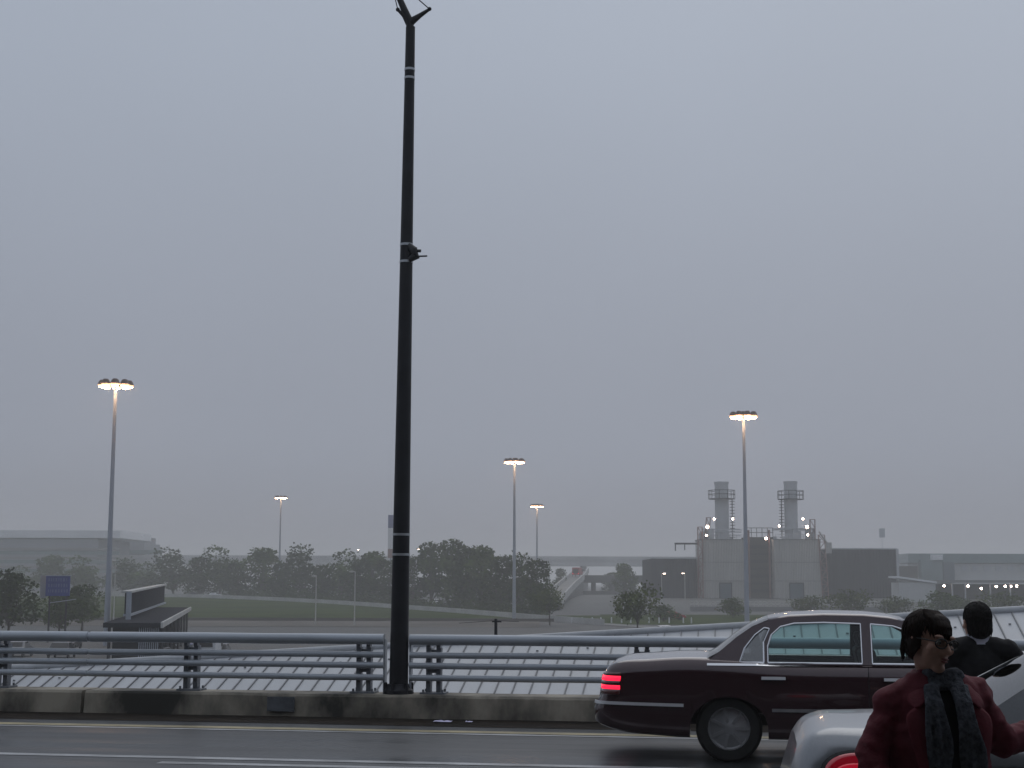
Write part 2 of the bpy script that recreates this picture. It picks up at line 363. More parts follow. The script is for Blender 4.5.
# ------------------------------------------------------------------ the elevated road we stand beside
U0, U1 = -60, 60
mb = MB(); mb.box((0, 12.9, -0.6), (U1-U0, 16.2, 1.2)); road = struct(mb.build('elevated_road', M['asphalt_wet'], mtx=MR))
def strip(name, v0, v1, m, u0=U0, u1=U1, w=0.004, seg=40, wob=0.0):
    mb = MB(); rows = [[], []]
    for i in range(seg+1):
        u = lerp(u0, u1, i/seg)
        rows[0].append((u, v0+wob*mnoise.noise((u*0.7, 0, 3)), w)); rows[1].append((u, v1+wob*mnoise.noise((u*0.7, 5, 3)), w))
    mb.grid(rows); o = mb.build(name, m); o.parent = road; return o
strip('edge_line', 17.82, 17.95, M['line_white'], wob=0.02)
strip('edge_line', 18.02, 18.26, M['line_yellow'], wob=0.02)
strip('gutter', 18.75, 19.75, M['gutter'], seg=80, wob=0.16)
strip('lane_line', 14.92, 15.09, M['line_white'], wob=0.02)
uu = PV(160, 762.5, 14.6).x
strip('lane_line', 14.49, 14.65, M['line_white'], uu, uu+3.4)
strip('lane_line', 14.49, 14.65, M['line_white'], uu+12.2, uu+15.2)
mb = MB(); mb.box((0, -0.2, -0.42), (U1-U0, 10, 1.14)); mb.box((0, 4.88, -0.425), (U1-U0, 0.16, 1.15))
struct(mb.build('sidewalk', M['side_conc'], mtx=MR))

# ------------------------------------------------------------------ parapet and guard railing
PTOP = 0.30
pu0, pu1 = PV(82, 700, 19.75).x, 0
par = thing('concrete_parapet', 'low stained concrete parapet running along the far side of the road', 'parapet', RT(0, 20.05), RZ)
prof = [(-0.3, 0.0), (-0.27, PTOP-0.03), (-0.24, PTOP), (0.3, PTOP), (0.3, -1.2), (-0.3, -1.2)]
def parapet(u0, u1):
    mb = MB(); n = max(2, int((u1-u0)/0.5)); rows = []
    for i in range(n+1):
        u = lerp(u0, u1, i/n); rows.append([Vector((u, a+0.006*mnoise.noise((u*1.7, b*5, 0)), b+(0.006*mnoise.noise((u*1.3, a*9, 7)) if b > 0.1 else 0))) for a, b in prof+[prof[0]]])
    mb.grid(rows); mb.add(rows[0][:-1], [tuple(range(6))]); mb.add(rows[-1][:-1], [tuple(range(6))])
    return mb.build('parapet_block', M['parapet'], par, smooth=True, angle=30)
joints = [U0, pu0-14.6, pu0, pu0+14.6, pu0+29, U1]
for a, b in zip(joints, joints[1:]): parapet(a+0.025, b-0.025)
q0, q1 = PV(268, 704, 19.75), PV(295, 704, 19.75)
mb = MB(); mb.box(((q0.x+q1.x)/2, -0.325, 0.165), (q1.x-q0.x, 0.03, 0.19))
for x in (q0.x+0.03, q1.x-0.03):
    for z in (0.09, 0.24): mb.cyl((x, -0.35, z), (x, -0.338, z), 0.01, n=8)
mb.build('steel_plate', M['plate_steel'], par)
RV = 20.05; WT, WR = 1.02, (0.815, 0.675, 0.515)
def railing(label, u0, u1, posts, splices, endcap=None):
    um = (u0+u1)/2
    r = thing('guard_railing', label, 'railing', RT(um, RV, PTOP), RZ)
    for w, rad, nm in [(WT, 0.072, 'top_rail')]+[(w, 0.043, 'rail') for w in WR]:
        cuts = [u0]+[s for s in splices]+[u1]
        mb = MB()
        for a, b in zip(cuts, cuts[1:]):
            k = max(2, int((b-a)/0.8)); g = 0.018
            pts = [Vector((lerp(a+g, b-g, i/k)-um, -0.03+0.006*mnoise.noise((i+a, w, 0)), w-PTOP+0.006*mnoise.noise((i*0.8+a, w*3, 4)))) for i in range(k+1)]
            mb.tube(pts, rad, 16)
        for s in splices:
            mb.cyl((s-um-0.05, -0.03, w-PTOP), (s-um+0.05, -0.03, w-PTOP), rad*0.8, n=12)
        mb.build(nm, M['rail'], r, smooth=True)
    first = None
    for u in posts:
        if first is None:
            mb = MB()
            mb.box((-0.07, 0.09, 0.31), (0.062, 0.12, 0.6)); mb.box((0.07, 0.09, 0.31), (0.062, 0.12, 0.6)); mb.box((0, 0.1, 0.3), (0.09, 0.05, 0.05)); mb.box((0, 0.1, 0.56), (0.09, 0.05, 0.05))
            for x in (-.07, .07): mb.box((x, 0.05, 0.63), (0.05, 0.1, 0.05))
            first = mb.build('post', M['rail_dark'], r); first.location.x = u-um
            mb = MB(); mb.box((0, 0.09, 0.012), (0.34, 0.26, 0.024))
            for x in (-.13, .13):
                for y in (0, .18): mb.cyl((x, y, 0.024), (x, y, 0.06), 0.016, n=8)
            mb.build('base_plate', M['rail_dark'], first)
        else: clone(first, r, (u-um, 0, 0))
    if endcap is not None:
        mb = MB(); mb.box((endcap-um, 0.04, 0.36), (0.025, 0.12, 0.72)); mb.build('end_plate', M['rail'], r)
    return r
pl = [PV(x, 660, RV).x for x in (0, 190, 363)]
sp_ = pl[1]-pl[0]
ue = PV(386, 650, RV).x; us = PV(409, 650, RV).x
railing('galvanised pipe railing on the parapet, section left of the tall black pole', -45, ue, [pl[0]-sp_*k for k in range(12, 0, -1)]+pl, [PV(90-1100, 650, RV).x, PV(90, 650, RV).x], ue-0.02)
pr = PV(433, 660, RV).x
railing('galvanised pipe guard railing on the parapet, section right of the tall black pole', us, 45, [pr+sp_*k for k in range(0, 14)], [PV(1190, 650, RV).x], us+0.02)

# ------------------------------------------------------------------ tall black pole on the parapet
pb = PV(398.5, 691, RV); ptp = PV(410.5, 27, RV)
pole = thing('tall_pole', 'tall black tapered pole with forked top standing between the two railings', 'pole', RT(pb.x, RV, PTOP), RZ)
top = Vector((ptp.x-pb.x, 0, ptp.z-PTOP))
mb = MB(); n = 14
mb.tube([top*(i/n) for i in range(n+1)], [lerp(0.128, 0.066, i/n) for i in range(n+1)], 20); mb.build('shaft', M['pole_dark'], pole, smooth=True)
mb = MB(); mb.lathe([(0, 0.0), (0.2, 0.0), (0.2, 0.05), (0.16, 0.09), (0.15, 0.13), (0.0, 0.13)], (0, 0, 0.0), n=20)
for k in range(6):
    a = k*math.pi/3+.3; mb.cyl((0.175*math.cos(a), 0.175*math.sin(a), 0.0), (0.175*math.cos(a), 0.175*math.sin(a), 0.15), 0.03, 0.024, n=8)
mb.build('base_flange', M['pole_dark'], pole, smooth=True)
def along(py):
    p = PV(404, py, RV); t = (p.z-PTOP)/top.z; return top*t, lerp(0.128, 0.066, t)
for py in (70, 78.5, 245, 262, 534.5, 554.5):
    c, r = along(py); d = top.normalized()*0.016
    mb = MB(); mb.cyl(c-d, c+d, r+0.006, n=20); mb.build('clamp_band', M['band'], pole, smooth=True)
c, r = along(254); b0 = MB()
b0.tube([c+Vector((r*0.5, -r*.6, .12)), c+Vector((r+.03, -0.06, .04)), c+Vector((r+.06, -0.06, -.05)), c+Vector((r*.6, -.06, -.1))], [0.03, 0.06, 0.065, 0.04], 10)
sb = b0.build('bracket_box', M['dark'], pole, smooth=True)
mb = MB(); mb.cyl(c+Vector((r+.05, -.05, .03)), c+Vector((r+.13, -.05, .025)), 0.022, n=8); mb.cyl(c+Vector((r+.05, -.05, -.05)), c+Vector((r+.22, -.05, -.05)), 0.012, n=8); mb.build('antenna', M['dark'], sb)
def off(px, py): q = PV(px, py, RV); return Vector((q.x-pb.x, 0, q.z-PTOP))
mb = MB(); mb.tube([top-Vector((0, 0, .02)), off(409, 20), off(404, 9), off(398.5, -4), off(390, -24), off(380, -48)], [.05, .055, .05, .042, .036, .03], 12); mb.build('arm', M['pole_dark'], pole, smooth=True)
mb = MB(); mb.tube([off(409, 26), off(412, 21), off(420, 15.5), off(429, 9.5)], [.05, .055, .035, .022], 10); mb.ball(off(429.5, 9), .03); mb.build('bracket_arm', M['pole_dark'], pole, smooth=True)
mb = MB(); mb.tube([off(408, 25), off(403.5, 16), off(398, 9.8)], [.03, .024, .022], 8); mb.ball(off(397.8, 9.6), .03); mb.build('bracket_arm', M['pole_dark'], pole, smooth=True)
mb = MB(); mb.tube([off(429.5, 9), off(418, -1), off(402, -15), off(381, -46)], .008, 6); mb.build('cable', M['pole_dark'], pole)
mb = MB(); mb.tube([off(397.8, 9.6), off(395.5, 0), off(390, -20), off(380.5, -46)], .007, 6); mb.build('cable', M['pole_dark'], pole)

# ------------------------------------------------------------------ pale standing-seam metal roof beyond the railing
VR = 32.0
ra, rb = PV(-30, 671.5, VR), PV(1060, 608.6, VR)
sl_ = (rb.z-ra.z)/(rb.x-ra.x)
hall = thing('metal_roofed_hall', 'low hall with pale blue-grey standing-seam metal roof just beyond the guard railing', 'hall', RT((ra.x+rb.x)/2, VR, CAMH-7), RZ)
zo = -(CAMH-7); um = (ra.x+rb.x)/2
def ridge(u): return ra.z+(u-ra.x)*sl_
u0, u1 = ra.x-4, rb.x+14; PT = math.tan(RAD(18)); WD = 9.0
def rp_(u, s, lift=0): return Vector((u-um, s, ridge(u)-abs(s)*PT+zo+lift))
mb = MB(); k = 0
u = u0
while u < u1-0.01:
    a, b = u, min(u+0.35, u1)
    mb.grid([[rp_(a, -WD), rp_(b, -WD)], [rp_(a, 0), rp_(b, 0)], [rp_(a, WD), rp_(b, WD)]]); u += 0.35
mb.build('roof_panel', M['roof_metal'], hall)
mb = MB(); u = u0
while u < u1:
    for s in (-1,):
        a, b = rp_(u, s*WD), rp_(u, s*0.1)
        h = Vector((0, 0, 0.028)); w = Vector((0.011, 0, 0))
        mb.quad(a-w, b-w, b-w+h, a-w+h); mb.quad(a+w, b+w, b+w+h, a+w+h); mb.quad(a-w+h, b-w+h, b+w+h, a+w+h)
    u += 0.35
mb.build('roof_seams', M['seam'], hall)
mb = MB(); mb.tube([rp_(lerp(u0, u1, i/30), 0, 0.02) for i in range(31)], 0.085, 12); mb.build('ridge_cap', M['roof_metal'], hall, smooth=True)
mb = MB(); u = u0+0.2
while u < u1:
    a = rp_(u, -0.75); mb.box(a+Vector((0, 0, .02)), (0.05, 0.022, 0.024)); u += 1.05
so_ = mb.build('snow_guards', M['seam'], hall); so_['kind'] = 'stuff'
mb = MB(); 
for s in (-WD+.4, WD-.4):
    mb.quad((u0+.2-um, s, 0), (u1-.2-um, s, 0), rp_(u1-.2, s, -.02), rp_(u0+.2, s, -.02))
for uu_ in (u0+.2, u1-.2):
    mb.add([(uu_-um, -WD+.4, 0), (uu_-um, WD-.4, 0), rp_(uu_, WD-.4, -.02), rp_(uu_, 0, -.02), rp_(uu_, -WD+.4, -.02)], [(0, 1, 2, 3, 4)])
mb.build('wall', M['conc_far'], hall)
for px, h, wire in ((496, 0.40, 1),):
    p = PV(px, 630, VR); q = rp_(p.x, -0.02, 0.08)
    mb = MB(); mb.cyl(q, q+Vector((0, 0, h)), 0.036, 0.032, n=8)
    if wire: mb.box(q+Vector((0.02, 0, h-.06)), (.2, .06, .03)); mb.tube([q+Vector((-.8, 0, h-.1)), q+Vector((0, 0, h-.04)), q+Vector((.5, 0, h-.06))], .005, 5)
    mb.build('vent_pipe', M['dark'], hall)

# ================================================================== unseen terminal overhang behind and above the camera, put in to shade the kerbside
tc_ = thing('terminal_building', 'unseen dark terminal front with a deep flat canopy over the kerbside pavement', 'building', RT(0, -5, 0.15), RZ)
mb = MB(); mb.box((0, -0.5, 3.4), (110, 1, 6.8)); mb.build('wall', M['canopy_wall'], tc_)
mb = MB(); mb.box((0, 4.3, 6.9), (110, 8.8, 0.6)); mb.build('canopy', M['canopy_wall'], tc_)

# ================================================================== cars
class Car:
    def __init__(c, top, bot, hw, wheels, L, W, sect, rw, belt, rear_bulge):
        c.top, c.bot, c.hwp, c.wheels, c.L, c.W, c.sect, c.rw, c.belt, c.rb = top, bot, hw, wheels, L, W, sect, rw, belt, rear_bulge; c.arch = .8
    def b(c, x, arch=True):
        z = smooth(x, c.bot)
        if arch:
            for xw in c.wheels:
                dx = x-xw; R = c.rw+0.055
                if abs(dx) < R: z = max(z, c.rw+math.sqrt(R*R-dx*dx)*c.arch)
        return z
    def hw(c, x): return smooth(x, c.hwp)*c.W/2
    def ring(c, x):
        zb, zt, h = c.b(x), smooth(x, c.top), c.hw(x)
        zb0 = c.b(x, False); out_ = []
        for fy, fz in c.sect:
            z = lerp(zb0, zt, fz)
            y = h*fy
            out_.append([y, z])
        # push the lower points up to the arch
        for p in out_:
            if p[1] < zb: p[1] = zb+0.002*out_.index(p)
        return out_
    def shift(c, x, z):
        s = smooth(z, c.rb); k = max(0, 1-x/0.7); return x-s*k*k
    def side(c, x, z, o=0.0):
        zb0, zt, h = c.b(x, False), smooth(x, c.top), c.hw(x)
        t = (z-zb0)/(zt-zb0); pts = [(fz, fy) for fy, fz in c.sect if True]
        y = interp(t, pts)*h
        return Vector((c.shift(x, z), -(y+o), z))
def strip_side(car, pts, h, o, name, m, parent, both=True):
    """thin moulding that follows the body side along (x, z) points"""
    for sgn in ((1, -1) if both else (1,)):
        mb = MB(); rows = [[], [], [], []]
        for x, z in pts:
            a = car.side(x, z-h/2, o); b = car.side(x, z+h/2, o); a0 = car.side(x, z-h/2, -.01); b0 = car.side(x, z+h/2, -.01)
            for r, p in zip(rows, (a0, a, b, b0)): r.append(Vector((p.x, p.y*sgn, p.z)))
        mb.grid(rows); mb.build(name, m, parent, smooth=True)
def patch(car, xs, zs, o, name, m, parent, mask=None, both=True, label=None):
    r = []
    for sgn in ((1, -1) if both else (1,)):
        mb = MB(); idx = {}
        for i in range(len(xs)-1):
            for k in range(len(zs)-1):
                xm, zm = (xs[i]+xs[i+1])/2, (zs[k]+zs[k+1])/2
                if mask and not mask(xm, zm): continue
                q = [car.side(xs[a], zs[b_], o) for a, b_ in ((i, k), (i+1, k), (i+1, k+1), (i, k+1))]
                q = [Vector((p.x, p.y*sgn, p.z)) for p in q]; mb.quad(*q)
        ob = mb.build(name, m, parent, smooth=True, weld=True)
        sd_ = ob.modifiers.new('t', 'SOLIDIFY'); sd_.thickness = 0.012; sd_.offset = 0
        if label: ob['label'] = label
        r.append(ob)
    return r
def lin(a, b, n): return [lerp(a, b, i/n) for i in range(n+1)]
def body_shell(car, parent, m, cab0, cab1):
    xs = [0, .004, .012, .025, .045, .07, .1, .14, .18, .23, .29, .36, .44]
    xs += lin(.5, car.L-.5, int(car.L/0.055)); 
    for xw in car.wheels:
        R = car.rw+0.055
        xs += [xw-R-1e-3, xw-R+.002, xw-R+.01, xw-R+.025, xw+R+1e-3, xw+R-.002, xw+R-.01, xw+R-.025]
    xs += [car.L-t for t in (0, .004, .012, .025, .045, .07, .1, .14, .18, .23, .29, .36, .44)]
    xs = sorted(set(xs)); mb = MB(); rows = []
    n = len(car.sect)
    for x in xs:
        r = car.ring(x); row = []
        rear = max(0, 1-x/.7)**2
        left = [Vector((car.shift(x, z), y, z)) for y, z in r]; right = [Vector((car.shift(x, z), -y, z)) for y, z in reversed(r)][1:]
        rows.append(left+right)
    m_ = 2*n-1
    pts = [p for r in rows for p in r]; fs = []
    nb = c_belt = sum(1 for fy, fz in car.sect if fz < 0.985)
    for i in range(len(rows)-1):
        xm = (xs[i]+xs[i+1])/2
        for k in range(m_-1):
            if cab0 < xm < cab1 and nb <= k < m_-1-nb: continue
            fs.append((i*m_+k, i*m_+k+1, (i+1)*m_+k+1, (i+1)*m_+k))
    fs.append(tuple(range(m_))); fs.append(tuple((len(rows)-1)*m_+k for k in range(m_)))
    mb.add(pts, fs)
    return mb.build('body', m, parent, smooth=True, angle=32)
def wheel(parent, x, y, r, w, style):
    """y is the outer face; sign gives the side"""
    s = 1 if y > 0 else -1
    e_ = bpy.data.objects.new('wheel', None)
    mb = MB(); 
    prof = [(r*.64, -w/2), (r*.9, -w/2), (r*.985, -w*.38), (r, -w*.2), (r, w*.2), (r*.985, w*.38), (r*.9, w/2), (r*.64, w/2), (r*.62, 0), (r*.64, -w/2)]
    mb.lathe(prof, (0, 0, 0), 'y', 40); ty = mb.build('wheel', M['rubber'], parent, smooth=True); ty.location = (x, y-s*w/2, r)
    mb = MB(); f = w*0.36
    mb.lathe([(r*.65, -f), (r*.65, s*f), (r*.6, s*f*.99), (r*.56, s*f*.6), (r*.2, s*f*.75), (r*.12, s*f*.9), (0.001, s*f*.9)], (0, 0, 0), 'y', 40)
    for k in range(style):
        a = 2*math.pi*k/style; c_, s_ = math.cos(a), math.sin(a)
        q = Matrix.Rotation(-a, 3, 'Y')
        mb.box(q @ Vector((r*.39, s*f*.78, 0)), (r*.42, .02, r*.09), q)
    mb.build('rim', M['rim'], ty, smooth=True)
    return ty
def cabin(car, parent, paint, glass, outline, wins, wb, k, wins_names, roof_x, crown, ws, rg):
    """outline / wins in (x, z); side plane leans in by k; ws/rg = (base x, base z) centre of wind-screen and rear glass"""
    zb = car.belt
    def Y(z): return wb-(z-zb)*k
    for sgn in (1, -1):
        bm = bmesh.new(); eds = []
        for loop in [outline]+[w for w in wins]:
            vs_ = [bm.verts.new((x, -sgn*Y(z), z)) for x, z in loop]
            for a, b in zip(vs_, vs_[1:]+vs_[:1]): eds.append(bm.edges.new((a, b)))
        bmesh.ops.triangle_fill(bm, use_beauty=True, use_dissolve=False, edges=eds)
        me = bpy.data.meshes.new('pillar_frame'); bm.to_mesh(me); bm.free(); me.materials.append(paint)
        o = bpy.data.objects.new('pillar_frame', me); COL.objects.link(o); o.parent = parent
        so2 = o.modifiers.new('t', 'SOLIDIFY'); so2.thickness = 0.03; so2.offset = 0
        for w, nm in zip(wins, wins_names):
            mb = MB(); mb.add([(x, -sgn*(Y(z)-.004), z) for x, z in w], [tuple(range(len(w)))]); mb.build(nm, M['glass_pale'] if nm == 'quarter_window' else glass, parent)
            mb = MB(); loop = w+[w[0]]
            for (xa, za), (xb, zb_) in zip(loop, loop[1:]):
                mb.cyl((xa, -sgn*(Y(za)+.014), za), (xb, -sgn*(Y(zb_)+.014), zb_), .009, n=6)
            mb.build('window_trim', M['chrome'], parent, smooth=True)
    # roof between the two top edges
    tops = sorted([p for p in outline if p[0] >= roof_x[0]-1e-6 and p[0] <= roof_x[1]+1e-6 and p[1] > zb+.2])
    mb = MB(); rows = []
    for x, z in tops:
        row = []
        for i in range(13):
            t = i/12*2-1; y = t*(Y(z)+.012); row.append(Vector((x, y, z+crown*(1-t*t)+(0.012 if abs(t) < .99 else -.012))))
        rows.append(row)
    mb.grid(rows); o = mb.build('roof', paint, parent, smooth=True)
    so2 = o.modifiers.new('t', 'SOLIDIFY'); so2.thickness = 0.03; so2.offset = -1
    for nm, (bx, bz), tx, bow in (('windscreen', ws, roof_x[1], .14), ('rear_window', rg, roof_x[0], -.10)):
        edge = sorted([p for p in outline if (p[0] >= tx-1e-6 if nm == 'windscreen' else p[0] <= tx+1e-6) and p[1] > zb+.015], key=lambda p: p[1])
        if edge[0][1] > zb+.03: edge = [(bx, bz)]+edge
        mb = MB(); rows = []
        for x, z in edge:
            f = (edge[-1][1]-z)/(edge[-1][1]-edge[0][1]+1e-6)
            rows.append([Vector((x+bow*f*(1-(i/10*2-1)**2)*0.6, (i/10*2-1)*(Y(z)-.005), z+(crown*(1-(i/10*2-1)**2))*(1-f)+.01*(1-f))) for i in range(11)])
        mb.grid(rows); mb.build(nm, glass, parent, smooth=True)
def interior(car, parent, x0, x1, seats, wb):
    mb = MB(); mb.box(((x0+x1)/2, 0, .42), (x1-x0, wb*1.72, .1)); mb.box((x0+.1, 0, .72), (.1, wb*1.7, .5)); mb.box((x1-.15, 0, .74), (.35, wb*1.7, .46))
    mb.build('cabin_floor', M['interior'], parent)
    for x, y, w in seats:
        mb = MB(); q = Matrix.Rotation(RAD(-14), 3, 'Y')
        mb.box((x+.25, y, .6), (.5, w, .22)); mb.box((x-.06, y, .86), (.16, w, .54), q)
        for yy in ([y] if w < .8 else [-.35, .35]): mb.box((x-.14, yy, 1.2), (.09, .24, .15), q)
        o = mb.build('seat', M['interior'], parent); bv = o.modifiers.new('b', 'BEVEL'); bv.width = .05; bv.segments = 3
def under(car, parent, m=None):
    mb = MB(); x0, x1 = .25, car.L-.25; segs = [x0]
    for xw in car.wheels: segs += [xw-car.rw-.08, xw+car.rw+.08]
    segs.append(x1)
    for a, b in zip(segs[0::2], segs[1::2]): mb.box(((a+b)/2, 0, .42), (b-a, car.W*.84, .2))
    mb.box((car.L/2, 0, .5), (car.L-.7, car.W*.62, .3)); mb.build('underbody', M['black'], parent)

# ---- dark maroon saloon driving past
SECT = [(0.86, 0.0), (0.955, .03), (0.985, .12), (0.995, .3), (1.0, .5), (0.995, .66), (0.98, .8), (0.962, .9), (0.93, .96), (0.89, .99), (0.75, 1.0), (0.45, 1.02), (0, 1.03)]
lim = Car(top=[(0, .88), (.05, .945), (.15, .985), (.5, 1.015), (.95, 1.04), (1.3, 1.03), (1.8, 1.0), (3.6, .985), (4.2, .965), (4.8, .9), (5.2, .82), (5.4, .74), (5.47, .66)],
          bot=[(0, .36), (.15, .3), (.6, .25), (2, .23), (4.5, .23), (5.2, .26), (5.47, .34)],
          hw=[(0, .70), (.03, .80), (.1, .875), (.25, .925), (.6, .965), (1.4, .99), (2.7, 1.0), (4.2, .985), (4.9, .95), (5.3, .87), (5.43, .78), (5.47, .68)],
          wheels=(1.33, 4.31), L=5.47, W=1.99, sect=SECT, rw=.335, belt=.985, rear_bulge=[(.25, -.02), (.42, .05), (.58, .05), (.62, 0.0), (.8, -.03), (1.0, -.09)])
V_L = 16.5; pL = PV(595, 700, V_L-.95)
lm = thing('saloon_car', 'long dark maroon saloon with lit red tail lamps driving along the far lane', 'car', RT(pL.x+.02, V_L), RZ)
body_shell(lim, lm, M['paint_maroon'], 1.42, 3.72)
out_l = [(1.12, 1.0), (1.25, 1.10), (1.42, 1.24), (1.58, 1.345), (1.74, 1.41), (1.95, 1.445), (2.3, 1.462), (2.7, 1.457), (2.95, 1.435), (3.1, 1.405), (3.35, 1.28), (3.6, 1.14), (3.86, 1.0), (3.86, .975), (1.12, .975)]
w_rear = [(1.73, .995), (2.66, .995), (2.66, 1.385), (2.3, 1.395), (2.0, 1.385), (1.86, 1.35), (1.77, 1.27), (1.73, 1.15)]
w_q = [(1.45, .995), (1.69, .995), (1.69, 1.2), (1.75, 1.33), (1.7, 1.34), (1.6, 1.265), (1.5, 1.14)]
w_fr = [(2.76, .995), (3.62, .995), (3.5, 1.08), (3.3, 1.21), (3.1, 1.325), (2.98, 1.365), (2.76, 1.383)]
cabin(lim, lm, M['paint_maroon'], M['glass_green'], out_l, [w_rear, w_q, w_fr], .885, .36, ['side_window', 'quarter_window', 'side_window'], (1.74, 3.1), .035, (3.95, 1.0), (1.1, 1.02))
interior(lim, lm, 1.35, 3.8, [(1.75, 0, 1.4), (2.85, .38, .56), (2.85, -.38, .56)], .86)
under(lim, lm)
for xw in lim.wheels:
    for s in (1, -1): wheel(lm, xw, s*.93, .335, .22, 7)
strip_side(lim, [(x, .975) for x in lin(1.12, 3.9, 30)], .022, .012, 'belt_moulding', M['chrome'], lm)
strip_side(lim, [(x, .53) for x in lin(1.76, 3.86, 24)], .03, .014, 'side_moulding', M['rim'], lm)
strip_side(lim, [(x, .575-.012*x) for x in [0, .01, .03, .06, .1, .15, .22, .3, .4, .5, .62, .75, .88]], .03, .016, 'bumper_strip', M['satin'], lm)
for xd in (2.71, 3.78):
    strip_side(lim, [(xd, .62+.001)], .66, .001, 'door_gap', M['black'], lm) if False else None
    for sgn in (1, -1):
        mb = MB(); r1 = [lim.side(xd, z, .0025) for z in lin(.3, .96, 14)]; r2 = [lim.side(xd+.008, z, .0025) for z in lin(.3, .96, 14)]
        mb.grid([[Vector((p.x, p.y*sgn, p.z)) for p in r1], [Vector((p.x, p.y*sgn, p.z)) for p in r2]]); mb.build('door_gap', M['black'], lm)
for xh in (1.66, 2.86):
    strip_side(lim, [(x, .845) for x in lin(xh, xh+.24, 5)], .028, .03, 'door_handle', M['satin'], lm)
txs = [0, .004, .012, .025, .045, .07, .1, .14, .18, .22]
for z0, z1, m_ in ((.655, .71, 'tail_dim'), (.71, .752, 'tail_on'), (.752, .795, 'tail_dim'), (.795, .845, 'tail_on'), (.845, .88, 'tail_dim')):
    patch(lim, txs, [z0, (z0+z1)/2, z1-.002], .008, 'tail_lamp', M[m_], lm, label='lit red bar of the tail lamp' if m_ == 'tail_on' else None)
mb = MB(); mb.box((-.0, 0, .74), (.03, .52, .16)); mb.build('number_plate', M['sign_white'], lm)
mb = MB()
for s in (1, -1): mb.ball((3.55, s*1.03, 1.0), (.07, .1, .075)); mb.cyl((3.6, s*.88, .98), (3.56, s*1.0, .99), .025, n=8)
mb.build('wing_mirror', M['paint_maroon'], lm, smooth=True)
for s in (1, -1):
    mb = MB(); mb.ball((5.33, s*.66, .62), (.1, .2, .08)); mb.build('headlight', M['glass_dark'], lm, smooth=True)

# ---- silver car at the kerb
SECT2 = [(0.84, 0.0), (0.94, .03), (0.98, .12), (0.995, .3), (1.0, .48), (0.99, .62), (0.965, .76), (0.93, .88), (0.885, .955), (0.83, .99), (0.7, 1.005), (0.4, 1.02), (0, 1.03)]
silv = Car(top=[(0, .90), (.03, .955), (.1, .995), (.35, 1.012), (.85, 1.02), (1.3, 1.0), (2, .97), (3.4, .96), (4.2, .9), (4.6, .78), (4.8, .62)],
           bot=[(0, .36), (.15, .28), (.6, .22), (2, .2), (4, .2), (4.6, .22), (4.8, .3)],
           hw=[(0, .62), (.03, .74), (.1, .83), (.25, .90), (.6, .965), (1.4, 1.0), (3.2, 1.0), (4.0, .97), (4.4, .9), (4.7, .76), (4.8, .6)],
           wheels=(1.02, 3.84), L=4.8, W=1.84, sect=SECT2, rw=.325, belt=.975, rear_bulge=[(.2, -.03), (.42, .06), (.62, .07), (.68, .035), (.85, -.0), (1.0, -.05)])
V_S = 9.15; pS = PV(788, 740, V_S)
sm_ = thing('parked_car', 'silver saloon car at the kerb with its rounded tail beside the woman', 'car', RT(pS.x+.02, V_S), RZ)
body_shell(silv, sm_, M['paint_silver'], 1.1, 3.15)
out_s = [(.80, 1.0), (.98, 1.10), (1.18, 1.22), (1.38, 1.33), (1.6, 1.42), (1.85, 1.468), (2.15, 1.485), (2.5, 1.47), (2.75, 1.43), (2.95, 1.34), (3.15, 1.22), (3.35, 1.08), (3.46, .985), (3.46, .96), (.80, .96)]
s_rear = [(1.58, .99), (2.16, .99), (2.16, 1.40), (1.95, 1.395), (1.78, 1.35), (1.66, 1.22), (1.6, 1.08)]
s_fr = [(2.26, .99), (3.2, .99), (3.1, 1.08), (2.9, 1.24), (2.7, 1.36), (2.5, 1.39), (2.26, 1.40)]
cabin(silv, sm_, M['paint_silver'], M['glass_dark'], out_s, [s_rear, s_fr], .83, .5, ['side_window', 'side_window'], (1.6, 2.75), .03, (3.5, 1.0), (.8, 1.02))
interior(silv, sm_, 1.05, 3.2, [(1.4, 0, 1.25), (2.35, .36, .52), (2.35, -.36, .52)], .78)
under(silv, sm_)
for xw in silv.wheels:
    for s in (1, -1): wheel(sm_, xw, s*.87, .325, .21, 6)
def oval(car, cx, cz, rx, rz, o, name, m, parent, label=None, dome=.0):
    for sgn in (1, -1):
        mb = MB(); rows = []
        for j in range(9):
            k = j/8; row = []
            for i in range(41):
                t = 2*math.pi*i/40; c_, s_ = math.cos(t), math.sin(t)
                x = cx+rx*k*math.copysign(abs(c_)**.8, c_); z = cz+rz*k*math.copysign(abs(s_)**.8, s_)
                p = car.side(x, z, o+dome*(1-k*k)); row.append(Vector((p.x, p.y*sgn, p.z)))
            rows.append(row)
        mb.grid(rows); ob = mb.build(name, m, parent, smooth=True, weld=True)
        sd_ = ob.modifiers.new('t', 'SOLIDIFY'); sd_.thickness = .012; sd_.offset = 0
        if label: ob['label'] = label
oval(silv, .355, .785, .218, .132, .005, 'lamp_gasket', M['black'], sm_)
oval(silv, .36, .783, .203, .119, .012, 'tail_lamp', M['tail_red'], sm_, 'glowing red rounded tail lamp', .012)
oval(silv, .34, .79, .13, .06, .0255, 'bulb_lens', M['tail_mid'], sm_)
strip_side(silv, [(x, .86-.0*x) for x in lin(.62, 3.3, 30)], .012, .003, 'side_crease', M['paint_silver'], sm_)
strip_side(silv, [(x, .665) for x in [0, .01, .03, .06, .1, .15, .22, .3, .4, .5, .62]], .01, .003, 'bumper_gap', M['black'], sm_)
